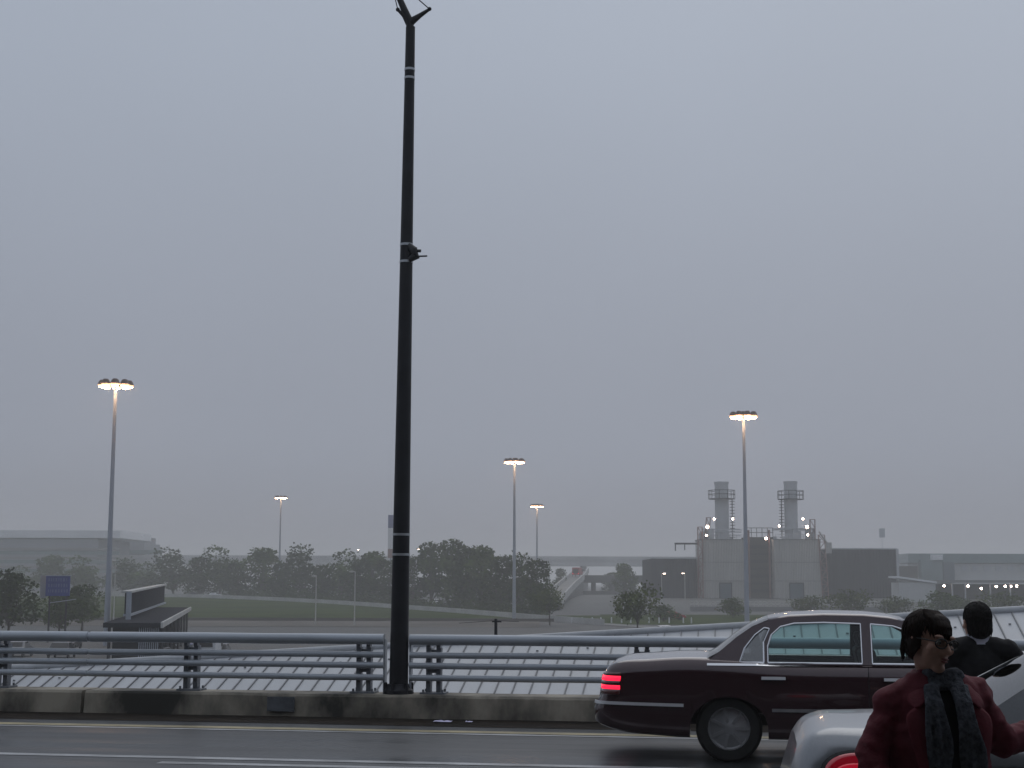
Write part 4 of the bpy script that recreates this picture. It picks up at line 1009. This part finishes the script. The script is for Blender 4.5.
# ================================================================== far structures
dv = 622
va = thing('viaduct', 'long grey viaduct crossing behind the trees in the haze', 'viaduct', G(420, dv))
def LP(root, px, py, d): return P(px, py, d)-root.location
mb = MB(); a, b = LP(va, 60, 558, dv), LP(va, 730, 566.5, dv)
mb.box(((a.x+b.x)/2, 5, (a.z+b.z)/2), (b.x-a.x, 12, (a.z-b.z))); mb.box(((a.x+b.x)/2, -1.15, a.z+.5), (b.x-a.x, .3, 1.6)); mb.box(((a.x+b.x)/2, -1.3, b.z+.4), (b.x-a.x, .5, .8)); mb.build('deck', M['conc_hazed'], va)
for px in range(80, 731, 36):
    x = LP(va, px, 570, dv).x; mb = MB(); mb.cyl((x, 5, 0), (x, 5, b.z-.8), .9, n=10); mb.box((x, 5, b.z-.5), (2.2, 9, 1.2)); mb.build('pier', M['conc_hazed'], va)
# rising ramp with the red truck on it
rm = thing('road_ramp', 'grey road ramp with pale parapet rising away from the trees', 'ramp', G(552, 330))
prof_r = [(320, 540, 559, 604.2), (345, 543.5, 561.5, 600), (390, 552, 568, 592), (440, 561, 575.5, 584), (500, 569.5, 583.5, 577), (560, 574, 586, 573), (630, 577, 588, 570.5)]
rows = []; wr = []; wl = []
for d, xl, xr, y in prof_r:
    A, B = LP(rm, xl, y, d), LP(rm, xr, y, d); gzz = gz(d)-rm.location.z
    rows.append([Vector((A.x, A.y, gzz)), A, B, Vector((B.x, B.y, gzz))]); wr.append(B); wl.append(A)
mb = MB(); mb.grid(rows); mb.build('carriageway', M['road_far'], rm)
for nm, e_, s in (('parapet', wr, 1), ('parapet', wl, -1)):
    mb = MB(); mb.grid([[p+Vector((0, 0, -.05)), p+Vector((0, 0, 1.0)), p+Vector((.35*s, 0, 1.0)), p+Vector((.35*s, 0, -.9))] for p in e_]); mb.build(nm, M['kerb'], rm)
lb = thing('low_bridge', 'low dark bridge on stout piers right of the rising ramp', 'bridge', G(612, 505))
a, b = LP(lb, 584, 577.5, 505), LP(lb, 668, 583, 505)
mb = MB(); mb.box(((a.x+b.x)/2, 4, (a.z+b.z)/2), (b.x-a.x, 9, a.z-b.z)); mb.box(((a.x+b.x)/2, -.6, a.z+.3), (b.x-a.x, .25, .9)); mb.build('deck', M['conc_dark'], lb)
for px in (594, 613, 634, 655):
    x = LP(lb, px, 580, 505).x; mb = MB(); mb.box((x, 4, b.z/2), (1.3, 6, b.z)); mb.build('pier', M['conc_dark'], lb)
mb = MB(); mb.box((LP(lb, 626, 590, 505).x, -8, .6), (32, .5, 1.2)); mb.build('low_wall', M['conc_dark'], lb)

# vehicles far away
def small_vehicle(name, label, cat, loc, rz, paint, kind='car', group=None):
    L, W_, H = {'car': (4.5, 1.78, 1.45), 'van': (5.2, 2.0, 2.1), 'truck': (7.5, 2.4, 3.0)}[kind]
    r = thing(name, label, cat, loc, rz, group)
    sec = {'car': [(0, .35), (0, .82), (.5, .92), (1.0, .95), (1.5, 1.4), (2.7, 1.45), (3.4, .98), (4.3, .82), (4.5, .6), (4.5, .35)], 'van': [(0, .4), (0, 1.9), (.2, 2.08), (3.6, 2.1), (4.3, 1.2), (5.1, 1.0), (5.2, .7), (5.2, .4)], 'truck': [(0, .6), (0, 2.9), (.1, 3.0), (5.2, 3.0), (5.3, 2.6), (7.1, 2.6), (7.4, 1.6), (7.5, .6)]}[kind]
    mb = MB(); n = len(sec); rows = []
    for y, f in ((-W_/2, .94), (-W_/2*1.0, 1), (W_/2, 1), (W_/2, .94)):
        pass
    def prof_at(y, s): return [Vector((x-L/2, y*(1 if z < 1.0 or kind != 'car' else .84), z)) for x, z in sec]
    A, B = prof_at(-W_/2, 1), prof_at(W_/2, 1); mb.add(A+B, [tuple(range(n)), tuple(range(2*n-1, n-1, -1))]+[(i, (i+1) % n, n+(i+1) % n, n+i) for i in range(n)])
    o = mb.build('body', paint, r); bv = o.modifiers.new('b', 'BEVEL'); bv.width = .06; bv.segments = 2
    gls = {'car': ([(1.3, 1.0), (1.62, 1.33), (2.62, 1.37), (3.15, 1.0)], [(1.0, .98), (1.48, 1.36)], [(3.36, 1.02), (2.78, 1.4)]), 'van': ([(3.0, 1.25), (3.0, 1.9), (3.55, 1.9), (4.05, 1.25)], [(-.0, 1.3), (.0, 1.85)], [(4.24, 1.3), (3.68, 2.0)]), 'truck': ([(5.5, 1.7), (5.5, 2.4), (6.9, 2.4), (7.1, 1.7)], [(0, 1.0), (0, 2.4)], [(7.38, 1.7), (7.14, 2.5)])}[kind]
    for s in (-1, 1):
        yy = s*(W_/2*(.86 if kind == 'car' else 1)+.02); mb = MB(); mb.add([(x-L/2, yy*(1.0 if kind != 'car' else (1.06 if z < 1.1 else 1.0)), z) for x, z in gls[0]], [(0, 1, 2, 3)]); mb.build('window', M['black'], r)
    for (x0, z0), (x1, z1), nm, dx in ((*gls[1], 'rear_window', -.03), (*gls[2], 'windscreen', .03)):
        w = W_*.38; mb = MB(); mb.quad((x0-L/2+dx, -w, z0), (x0-L/2+dx, w, z0), (x1-L/2+dx, w*.92, z1), (x1-L/2+dx, -w*.92, z1)); mb.build(nm, M['black'], r)
    rr = .32 if kind != 'truck' else .48
    for x in (.85, L-.9):
        for s in (-1, 1): mb = MB(); mb.cyl((x-L/2, s*(W_/2-.1), rr), (x-L/2, s*(W_/2+.03), rr), rr, n=14); mb.build('wheel', M['rubber'], r)
    for s in (-1, 1):
        mb = MB(); mb.box((-L/2-.02, s*W_*.38, .75 if kind == 'car' else 1.0), (.06, .3, .16)); mb.build('tail_lamp', M['tail_on'] if kind == 'truck' else M['tail_dim'], r)
        mb = MB(); mb.box((L/2-.05, s*W_*.36, .68), (.14, .32, .15)); mb.build('headlight', M['sign_white'], r)
    return r
p = P(577, 576, 495)
small_vehicle('truck', 'red truck seen from behind at the top of the rising ramp', 'truck', P(577.5, 576.6, 505), RAD(78), M['red_paint'], 'truck')
def gcar(px, d, rz, paint, label, kind='car', group=None): return small_vehicle('parked_car' if kind == 'car' else 'parked_van', label, 'car' if kind == 'car' else 'van', G(px, d), RAD(rz), paint, kind, group)
gcar(76, 152, 95, M['dark_paint'], 'dark car seen end on through the railing near the nearest mast foot'); gcar(69, 138, 95, M['dark_paint'], 'dark car lowest in the lot, seen through the railing at the left'); gcar(26, 140, 92, M['grey_paint'], 'grey car seen through the railing left of the dark cars')
gcar(204, 136, 93, M['sign_blue'], 'blue car beside the white van seen under the top rail'); gcar(214, 134, 92, M['white_paint'], 'white van in the lot seen under the top rail', 'van'); gcar(224, 136, 94, M['dark_paint'], 'dark car right of the white van under the top rail')
gcar(158, 150, 20, M['dark_paint'], 'dark car half hidden below the flat roofed booth'); gcar(165, 128, 80, M['dark_paint'], 'dark car in the lot below the booth, behind the lower rails')
c_ = gcar(198, droad(198)+4, -18, M['dark_paint'], 'dark car on the access road behind the grass bank'); c_ = gcar(218, droad(218)+4, -18, M['white_paint'], 'white car close ahead of the dark car on the access road')
gcar(438, 352, 96, M['white_paint'], 'white car parked under the two pointed trees, left one'); gcar(460, 345, 96, M['white_paint'], 'white car parked under the two pointed trees, right one'); gcar(288, 415, 5, M['white_paint'], 'white car glimpsed under the trees left of the pale street lamps')
gcar(84, 470, 8, M['white_paint'], 'pale far car left of the nearest mast, left of two'); gcar(93, 472, 8, M['white_paint'], 'pale far car left of the nearest mast, right of two'); gcar(8, 465, 5, M['white_paint'], 'pale far car at the left edge above the near tree')
gcar(671, 262, 10, M['red_paint'], 'small red car below the dark shed left of the plant')
gcar(664, 190, 8, M['white_paint'], 'white car behind the pale roof ridge by the spreading tree')

# grey parking garage at the left, faint
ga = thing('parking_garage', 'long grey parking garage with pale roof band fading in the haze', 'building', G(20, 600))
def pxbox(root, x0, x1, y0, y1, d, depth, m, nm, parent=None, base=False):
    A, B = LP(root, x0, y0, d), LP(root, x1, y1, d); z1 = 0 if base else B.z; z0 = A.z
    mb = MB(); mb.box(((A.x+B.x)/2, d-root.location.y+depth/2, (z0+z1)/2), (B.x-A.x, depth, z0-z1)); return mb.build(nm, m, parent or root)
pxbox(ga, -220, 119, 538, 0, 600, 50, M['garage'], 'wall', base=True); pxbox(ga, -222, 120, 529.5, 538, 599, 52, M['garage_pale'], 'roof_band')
for y in (547, 556, 565, 574): pxbox(ga, -220, 119, y, y+3.2, 599.4, 1.5, M['conc_far'], 'floor_band')
for y in (550.2, 559.2, 568.2): pxbox(ga, -220, 119, y, y+4.5, 599.8, .5, M['term_glass'], 'opening')  # lighter tone keeps the openings low in contrast, as haze would
g2 = thing('office_block', 'faint grey block joining the garage, lower and farther right', 'building', G(140, 660))
pxbox(g2, 112, 163, 543, 0, 660, 30, M['garage'], 'wall', base=True); pxbox(g2, 112, 145, 537, 543, 665, 20, M['garage'], 'upper_storey'); 
for y in (550, 560): pxbox(g2, 113, 162, y, y+4, 659.6, .8, M['term_glass'], 'window')

# pylon sign just left of the black pole
py_ = thing('pylon_sign', 'tall narrow blue, white and red pylon sign just left of the black pole', 'sign', G(391, 470))
A = LP(py_, 388.3, 515, 470); B = LP(py_, 393.8, 562, 470); cx = (A.x+B.x)/2; w_ = B.x-A.x
def yz(y): return LP(py_, 391, y, 470).z
for y0, y1, m_, nm in ((515, 528, 'sign_blue', 'blue_panel'), (528, 549, 'sign_white', 'white_panel'), (549, 558, 'red_steel', 'red_panel')):
    mb = MB(); mb.box((cx, 0, (yz(y0)+yz(y1))/2), (w_, .6, yz(y0)-yz(y1)-.01)); mb.build(nm, M[m_], py_)
mb = MB(); mb.cyl((cx, 0, 0), (cx, 0, yz(558)), .3, n=10); mb.build('post', M['pole_grey'], py_)
# blue sign board at the left
bb = thing('billboard', 'blue sign board with faded lettering among the trees at the left', 'sign', G(56, 170))
A, B = LP(bb, 46.5, 576, 170), LP(bb, 69.5, 596, 170)
mb = MB(); mb.box(((A.x+B.x)/2, 0, (A.z+B.z)/2), (B.x-A.x, .22, A.z-B.z)); pn = mb.build('board', M['sign_blue'], bb)
mb = MB(); mb.box((A.x-.45, .5, (A.z+B.z)/2-.1), (.75, .1, A.z-B.z+.3), Matrix.Rotation(RAD(50), 3, 'Z')); mb.build('side_panel', M['garage'], bb)
rnd = random.Random(9); mb = MB()
for r_ in range(3):
    x = A.x+.25
    while x < B.x-.3:
        w_ = rnd.uniform(.12, .3); mb.box((x+w_/2, -.118, A.z-.42-.62*r_), (w_*.55, .012, .36)); x += w_+.08
sl2 = mb.build('faded_lettering', M['sign_faint'], pn); sl2['kind'] = 'stuff'
mb = MB(); mb.box(((A.x+B.x)/2, 0, A.z+.05), (B.x-A.x+.2, .3, .1)); mb.build('frame', M['pole_grey'], bb)
mb = MB()
for x in (A.x+.4, B.x-.4): mb.cyl((x, .2, 0), (x, .2, B.z), .11, n=8)
mb.build('support_posts', M['dark'], bb)
mb = MB(); mb.box((B.x-.6, -.3, B.z-.55), (2.8, .5, .08), Matrix.Rotation(RAD(-8), 3, 'Y')); mb.build('catwalk', M['pole_grey'], bb)

# flat-roofed booth with upright screen
bo = thing('toll_booth', 'dark flat-roofed booth with tall slatted screen standing on its roof', 'booth', Vector((X(150, 120), 118, gz(118))))
near_r = LP(bo, 161, 623, 112); far_r = LP(bo, 190, 607.5, 178); near_l = LP(bo, 103, 625.5, 112); zr = near_r.z
far_r.z = zr; near_l.z = zr; far_l = near_l+(far_r-near_r)
def slab(mb, q, h):
    mb.add([p for p in q]+[p-Vector((0, 0, h)) for p in q], [(0, 1, 2, 3), (7, 6, 5, 4)]+[(i, (i+1) % 4, 4+(i+1) % 4, 4+i) for i in range(4)])
mb = MB(); slab(mb, [near_l, near_r, far_r, far_l], .35); rf = mb.build('roof', M['wall_dark'], bo)
mb = MB(); e_ = Vector((.16, 0, .05)); slab(mb, [near_r+Vector((0, -.1, .05)), near_r+e_+Vector((0, -.1, 0)), far_r+e_, far_r+Vector((0, 0, .05))], .42); mb.build('fascia', M['kerb'], rf)
s0 = LP(bo, 129, 605, 122); s1_ = LP(bo, 164.5, 596, 190); s0.z = zr; s1_.z = zr
zt = LP(bo, 129, 593, 122).z; zt2 = LP(bo, 164.5, 585.5, 190).z
mb = MB()
def wallq(a, b, za0, zb0, za1, zb1, th_):
    n_ = Vector((-(b-a).y, (b-a).x, 0)).normalized()*th_
    q = [Vector((a.x, a.y, za0)), Vector((b.x, b.y, zb0)), Vector((b.x, b.y, zb1)), Vector((a.x, a.y, za1))]
    mb.add(q+[p+n_ for p in q], [(0, 1, 2, 3), (7, 6, 5, 4)]+[(i, (i+1) % 4, 4+(i+1) % 4, 4+i) for i in range(4)])
wallq(s0, s1_, zr+.4, zr+.4, zt, zt2, .35); sc1 = mb.build('screen', M['wall_dark'], bo)
mb = MB(); wallq(s0+Vector((.2, -.1, 0)), s1_+Vector((.2, .1, 0)), zt, zt2, zt+.16, zt2+.16, .8); mb.build('coping', M['kerb'], sc1)
mb = MB(); wallq(s0+Vector((.2, -.1, 0)), s1_+Vector((.2, .1, 0)), zr+.25, zr+.25, zr+.42, zr+.42, .6); mb.build('bottom_rail', M['pole_grey'], sc1)
mb = MB(); mb.cyl((s0.x, s0.y-.1, zr-.2), (s0.x, s0.y-.1, zt+.1), .22, n=8); mb.build('screen_post', M['pole_grey'], sc1)
for i in range(9):
    t = i/8
    for A, B in ((near_r, far_r), (near_l, far_l)):
        c = lerp(A, B, t)+Vector((-.4 if A is near_r else .4, .3, 0)); mb = MB(); mb.cyl((c.x, c.y, 0), (c.x, c.y, zr-.35), .12, n=8); mb.build('column', M['dark'], bo)
mb = MB(); a = lerp(near_l, near_r, .35)+(far_r-near_r)*.3; mb.add([(p_.x, p_.y, z_) for z_ in (0, zr-.36) for p_ in (lerp(near_l, near_r, .12)+(far_r-near_r)*.04, lerp(near_l, near_r, .8)+(far_r-near_r)*.04, lerp(near_l, near_r, .8)+(far_r-near_r)*.9, lerp(near_l, near_r, .12)+(far_r-near_r)*.9)], [(0, 1, 5, 4), (1, 2, 6, 5), (2, 3, 7, 6), (3, 0, 4, 7), (4, 5, 6, 7)]); mb.build('shade_block', M['wall_dark'], bo)  # dark block added, and columns darkened, for the shade under the roof
for i in range(10):
    c = lerp(near_l, near_r, .62+.036*i); mb = MB(); mb.cyl((c.x, c.y+.2, 0), (c.x, c.y+.2, zr-.35), .035, n=6); mb.build('bar', M['pole_grey'], bo)

# ---------------------------------------------------------------- power plant
DP = 420; m_px = DP/F
def block(root, x0, x1, ytop, depth, door, d=DP):
    A, B = LP(root, x0, ytop, d), LP(root, x1, ytop, d); zt_ = A.z; w = B.x-A.x
    mb = MB(); n_ = int(w/.45)*2
    pts = []
    for i in range(n_+1):
        pts.append((lerp(A.x, B.x, i/n_), (-.06 if (i//1) % 2 else .06)))
    mb.grid([[Vector((x, y, 0)) for x, y in pts], [Vector((x, y, zt_)) for x, y in pts]])
    mb.box(((A.x+B.x)/2, depth/2+.08, zt_/2), (w-.02, depth, zt_)); wl = mb.build('wall', M['wall_plant'], root)
    mb = MB(); mb.box(((A.x+B.x)/2, depth/2, zt_+.15), (w+.3, depth+.4, .3)); mb.build('roof_edge', M['conc_far'], root)
    for f in (.3, .62): mb = MB(); mb.box(((A.x+B.x)/2, -.09, zt_*f), (w, .1, .16)); mb.build('cladding_rail', M['conc_far'], root)
    a, b = LP(root, door[0], door[2], d), LP(root, door[1], door[2], d)
    mb = MB(); mb.box(((a.x+b.x)/2, -.1, a.z/2), (b.x-a.x, .16, a.z)); dr = mb.build('door', M['door_blue'], root)
    mb = MB(); mb.box(((a.x+b.x)/2, -.14, a.z+.12), (b.x-a.x+.5, .2, .28))
    for x in (a.x-.13, b.x+.13): mb.box((x, -.14, a.z/2), (.24, .2, a.z-.02))
    mb.build('door_frame', M['wall_dark'], dr)
    return zt_
def stack(root, x0, x1, ytop, plat, zroof, d=DP, dy=6, side=1):
    A, B = LP(root, x0, ytop, d), LP(root, x1, ytop, d); cx = (A.x+B.x)/2; r = (B.x-A.x)/2*1.06; z = A.z
    mb = MB(); mb.lathe([(r*1.0, zroof-.5), (r, z-.6), (r*1.06, z-.6), (r*1.06, z), (r*.85, z), (r*.85, z-3)], (cx, dy, 0), n=24)
    for k in range(1, 7): zz = lerp(zroof, z, k/7); mb.lathe([(r, zz), (r*1.035, zz), (r*1.035, zz+.22), (r, zz+.22)], (cx, dy, 0), n=24)
    st = mb.build('stack', M['wall_stack'], root, smooth=True)
    z0 = LP(root, x0, plat, d).z; R = r+1.8
    mb = MB(); mb.lathe([(r, z0-.15), (R, z0-.15), (R, z0), (r, z0)], (cx, dy, 0), n=24)
    for h in (1.2, 2.3): mb.tube([Vector((cx+R*math.cos(t), dy+R*math.sin(t), z0+h)) for t in lin(0, 2*math.pi, 20)], .09, 5)
    for k in range(10): a = 2*math.pi*k/10; mb.cyl((cx+R*math.cos(a), dy+R*math.sin(a), z0), (cx+R*math.cos(a), dy+R*math.sin(a), z0+2.3), .09, n=5)
    mb.build('platform', M['wall_dark'], st)
    mb = MB(); xl = cx+side*(r+.9)
    for y in (-.4, .4): mb.cyl((xl, dy-.5+y, zroof), (xl, dy-.5+y, z0), .08, n=5)
    for k in range(14): zz = lerp(zroof, z0, k/14); mb.lathe([(.75, zz), (.75, zz+.14)], (xl, dy-.6, 0), n=8)
    mb.build('ladder', M['wall_dark'], st)
def lattice(root, x0, x1, y0, d, dy, slope=0, m=None):
    A, B = LP(root, x0, y0, d), LP(root, x1, y0, d); z = A.z; mb = MB(); n_ = 9
    mb.cyl((A.x, dy, 0), (A.x-slope, dy, z), .16, n=6); mb.cyl((B.x, dy, 0), (B.x-slope, dy, z), .16, n=6)
    for k in range(n_):
        za, zb_ = z*k/n_, z*(k+1)/n_; sa, sb_ = slope*k/n_, slope*(k+1)/n_
        p, q = (A.x-sa, B.x-sb_) if k % 2 else (B.x-sa, A.x-sb_); mb.cyl((p, dy, za), (q, dy, zb_), .11, n=5); mb.cyl((A.x-sb_, dy, zb_), (B.x-sb_, dy, zb_), .1, n=5)
    return mb.build('lattice_frame', m or M['red_steel'], root)
def lamps(root, pts, d, dy, m='lamp_white', r=.42):
    for px, py in pts:
        c = LP(root, px, py, d); mb = MB(); mb.box((c.x, dy+.25, c.z), (r*1.9, .3, r*1.5)); lp = mb.build('floodlight', M['wall_dark'], root)
        mb = MB(); mb.ball((c.x, dy, c.z), (r*.72, r*.5, r*.72), None, 10, 6); mb.build('lens', M[m], lp, smooth=True)
def pipes(root, x0, x1, y0, y1, d, seed, zroof):
    rn = random.Random(seed); a, b = LP(root, x0, y0, d), LP(root, x1, y1, d); mb = MB()
    for k in range(9):
        x = rn.uniform(a.x, b.x); h = rn.uniform(.3, 1)*(a.z-zroof); w = rn.uniform(.5, 1.6); y = rn.uniform(3, 9)
        mb.box((x, y, zroof+h*.5), (w, w, h))
    for k in range(5): zz = lerp(zroof, a.z, rn.uniform(.3, 1)); mb.cyl((a.x, 3+k, zz), (b.x, 3+k, zz), .12, n=5)
    for x in lin(a.x, b.x, 6): mb.cyl((x, 1, zroof), (x, 1, zroof+1.6), .07, n=5)
    mb.cyl((a.x, 1, zroof+1.6), (b.x, 1, zroof+1.6), .07, n=5); mb.cyl((a.x, 1, zroof+.9), (b.x, 1, zroof+.9), .06, n=5)
    mb.build('roof_pipework', M['wall_stack'], root)
b1 = thing('plant_block', 'left one of the two pale plant blocks with stacks, red frame on its left', 'plant block', G(721, DP), 0, 'power plant blocks')
z1 = block(b1, 701.5, 745.5, 540, 14, (720, 731, 583.5)); stack(b1, 717.8, 731, 480.5, 497.5, z1, side=1); lattice(b1, 697.5, 702, 527, DP, -.5)
pipes(b1, 703, 744, 528, 540, DP, 1, z1); lattice(b1, 700, 704, 517, DP, 3, -2.2, M['red_steel']); lamps(b1, [(714, 519), (732.5, 519)], DP, -.5, r=.4); lamps(b1, [(707, 527)], DP, -.8, r=.62); lamps(b1, [(706, 535.5)], DP, -.8, r=.35)
mb = MB(); a, b = LP(b1, 675, 543.5, DP), LP(b1, 698, 543.5, DP); mb.box(((a.x+b.x)/2, 1, a.z), (b.x-a.x, .6, .5)); mb.box((a.x+.2, 1, a.z-1), (.3, .3, 2)); mb.box((a.x+2.8, 1, a.z-.9), (.25, .25, 1.8)); mb.build('gantry_beam', M['wall_dark'], b1)
b2 = thing('plant_block', 'right one of the two pale plant blocks with stacks, red frame on its right', 'plant block', G(797, DP), 0, 'power plant blocks')
z2 = block(b2, 774, 820.5, 540, 14, (790, 803, 583.5)); stack(b2, 788, 800.5, 480, 498, z2, side=-1); lattice(b2, 821, 827, 535, DP, -.4, .8); lattice(b2, 812, 817, 519, DP, 3, 0, M['red_steel'])
pipes(b2, 776, 818, 527, 540, DP, 2, z2); lamps(b2, [(802.5, 519), (779, 526), (807.5, 535)], DP, -.5, r=.4); lamps(b2, [(806.5, 527)], DP, -.8, r=.62)
mb = MB(); a = LP(b2, 828, 548, DP); mb.box((a.x, -.5, a.z), (1.6, 1.6, 3)); mb.cyl((a.x-2.5, -.4, a.z+4.5), (a.x, -.4, a.z+1), .25, n=8); mb.build('duct', M['wall_plant'], b2)
b3 = thing('plant_link_building', 'dark louvred building filling the gap between the two plant blocks', 'plant building', G(760, DP+4))
mb = MB(); a, b = LP(b3, 746.5, 537, DP+4), LP(b3, 773.5, 537, DP+4); mb.box(((a.x+b.x)/2, 5, a.z/2), (b.x-a.x, 9, a.z)); mb.build('wall', M['brick'], b3)
for k in range(7):
    mb = MB(); zz = a.z*(.12+.12*k); mb.box(((a.x+b.x)/2, .35, zz), (b.x-a.x-.4, .3, .5 if k % 2 else .9)); mb.build('louvre', M['wall_dark'], b3)
mb = MB()
for x in lin(a.x, b.x, 5): mb.cyl((x, 1, a.z), (x, 1, a.z+2.6), .09, n=5)
for h in (1.3, 2.6): mb.cyl((a.x, 1, a.z+h), (b.x, 1, a.z+h), .09, n=5)
mb.build('roof_railing', M['wall_dark'], b3)
mb = MB()
for x in (a.x+.6, b.x-1.2): mb.cyl((x, .1, 0), (x, .1, a.z+2), .3, n=8)
mb.build('downpipes', M['red_steel'], b3); lamps(b3, [(766, 538.5)], DP+4, -.3, r=.5)
def shed(x0, x1, ytop, d, depth, label, px):
    s = thing('shed', label, 'shed', G(px, d)); A, B = LP(s, x0, ytop, d), LP(s, x1, ytop, d)
    mb = MB(); n_ = int((B.x-A.x)/.8)*2
    mb.grid([[Vector((lerp(A.x, B.x, i/n_), -.05*(i % 2), z)) for i in range(n_+1)] for z in (0, A.z)]); mb.box(((A.x+B.x)/2, depth/2+.02, A.z/2), (B.x-A.x, depth, A.z)); mb.build('wall', M['wall_dark'], s)
    mb = MB(); mb.box(((A.x+B.x)/2, depth/2, A.z+.1), (B.x-A.x+.4, depth+.5, .35)); mb.build('roof_trim', M['wall_stack'], s); return s, A, B
s, A, B = shed(651.5, 696.5, 558.5, 424, 30, 'dark clad shed joined to the left side of the plant', 674)
s, A, B = shed(829, 896, 549, 428, 34, 'large dark clad shed at the right side of the plant', 862)
mb = MB(); mb.box((B.x+.25, -.3, B.z/2), (.7, .5, B.z)); mb.build('corner_trim', M['wall_stack'], s)
c = LP(s, 882, 533, 440); mb = MB(); mb.cyl((c.x, 12, B.z), (c.x, 12, c.z), .06, n=6); mb.box((c.x, 12, c.z), (1.5, .8, 2.6)); mb.build('rooftop_beacon', M['wall_stack'], s)
# low fence, bollards and kiosk at the plant foot
fe = thing('plant_fence', 'low pale fence along the foot of the power plant', 'fence', G(760, 318))
a, b = LP(fe, 690, 605, 318), LP(fe, 900, 605, 318)
mb = MB(); mb.box(((a.x+b.x)/2, 0, .5), (b.x-a.x, .2, 1.0)); mb.build('base_wall', M['conc_far'], fe)
mb = MB()
for i in range(50): x = lerp(a.x, b.x, i/49); mb.cyl((x, 0, 1), (x, 0, 2.1), .05, n=5)
for h in (1.5, 2.1): mb.cyl((a.x, 0, h), (b.x, 0, h), .05, n=5)
fr_ = mb.build('rail_panel', M['pole_cream'], fe)
rn = random.Random(2)
for i, px in enumerate((572, 582, 592, 600.5, 611, 621, 630, 648, 658, 668, 682, 690)):
    b = tag(MB().cyl((0, 0, 0), (0, 0, .85), .12, .1, 8).lathe([(.1, .85), (.07, .93), (0, .95)], n=8).build('bollard', M['sign_white']), 'white bollard in the row crossing the road below the rising ramp', 'bollard', 'white bollards beyond the roof ridge'); b.location = G(px, 243)
# right-hand terminal and lamplit canopy
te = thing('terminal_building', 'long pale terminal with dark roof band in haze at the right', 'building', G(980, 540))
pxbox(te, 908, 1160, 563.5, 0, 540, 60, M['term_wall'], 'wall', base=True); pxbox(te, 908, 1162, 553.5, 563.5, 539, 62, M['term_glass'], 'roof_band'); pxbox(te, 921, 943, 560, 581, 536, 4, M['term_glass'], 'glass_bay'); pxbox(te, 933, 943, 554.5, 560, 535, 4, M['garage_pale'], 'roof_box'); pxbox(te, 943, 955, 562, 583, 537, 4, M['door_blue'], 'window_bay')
for x in (962, 972, 984, 996, 1008, 1020): pxbox(te, x, x+6, 566, 571, 539.6, .6, M['wall_stack'], 'window')
pxbox(te, 898, 918, 566, 580, 530, 8, M['brick'], 'annexe')
ca = thing('canopy', 'long flat canopy with a row of lit lamps under it at the right', 'canopy', G(980, 400))
pxbox(ca, 918, 1160, 580, 583.2, 400, 22, M['conc_far'], 'roof'); pxbox(ca, 918, 1160, 584, 0, 421, .5, M['wall_dark'], 'back_wall', base=True)
for px in (919, 952, 965, 990, 1010, 1030, 1060): A = LP(ca, px, 583.2, 401); mb = MB(); mb.cyl((A.x, 1, 0), (A.x, 1, A.z), .22, n=8); mb.build('column', M['pole_grey'], ca)
lamps(ca, [(924.5, 590), (943, 585.8), (967, 586), (980, 588.5), (995, 586.5), (1004, 586.3), (1009.5, 586.3), (1015.5, 586)], 402, 1.0, r=.42)
kx = thing('shelter', 'pale low shelter with sloping roof at the left end of the canopy', 'shelter', G(910, 385))
A, B = LP(kx, 897, 576, 385), LP(kx, 937, 581.5, 385); mb = MB(); mb.add([(A.x, 0, A.z), (A.x, 9, A.z), (B.x, 9, B.z), (B.x, 0, B.z), (A.x, 0, A.z-.5), (A.x, 9, A.z-.5), (B.x, 9, B.z-.5), (B.x, 0, B.z-.5)], [(0, 1, 2, 3), (7, 6, 5, 4), (0, 3, 7, 4), (1, 5, 6, 2), (0, 4, 5, 1), (3, 2, 6, 7)]); mb.build('roof', M['garage_pale'], kx); pxbox(kx, 899, 916, 582.5, 0, 385.5, 8, M['term_wall'], 'wall', base=True)

# ================================================================== litter, haze
def litter(px, py, sx, sy, label):
    q = PV(px, py, 19.25); mb = MB(); rows = []
    for i in range(7): rows.append([Vector(((i/6-.5)*sx, (k/4-.5)*sy, .012+.02*abs(mnoise.noise((i*.7, k*.9, px))))) for k in range(5)])
    mb.grid(rows); o = mb.build('litter', M['litter'], smooth=True); tag(o, label, 'litter'); o.location = RT(q.x, 19.25, .008); o.rotation_euler = (0, 0, RZ)
litter(443, 722, .24, .16, 'larger lilac-white scrap of paper in the gutter'); litter(469, 723.5, .09, .09, 'smaller white scrap in the gutter to the right of the larger one')
mb = MB(); mb.box((0, 1150, 13.4), (2600, 2800, 42.6)); hz = mb.build('haze', bpy.data.materials.new('haze_air')); hz['kind'] = 'stuff'
hm = hz.data.materials[0]; hm.use_nodes = True; t = hm.node_tree
for n in list(t.nodes): t.nodes.remove(n)
ho = t.nodes.new('ShaderNodeOutputMaterial'); pv = t.nodes.new('ShaderNodeVolumePrincipled')
pv.inputs['Color'].default_value = (0.985, 0.98, 0.965, 1); pv.inputs['Density'].default_value = 0.0009; pv.inputs['Anisotropy'].default_value = 0.2
t.links.new(pv.outputs[0], ho.inputs['Volume'])
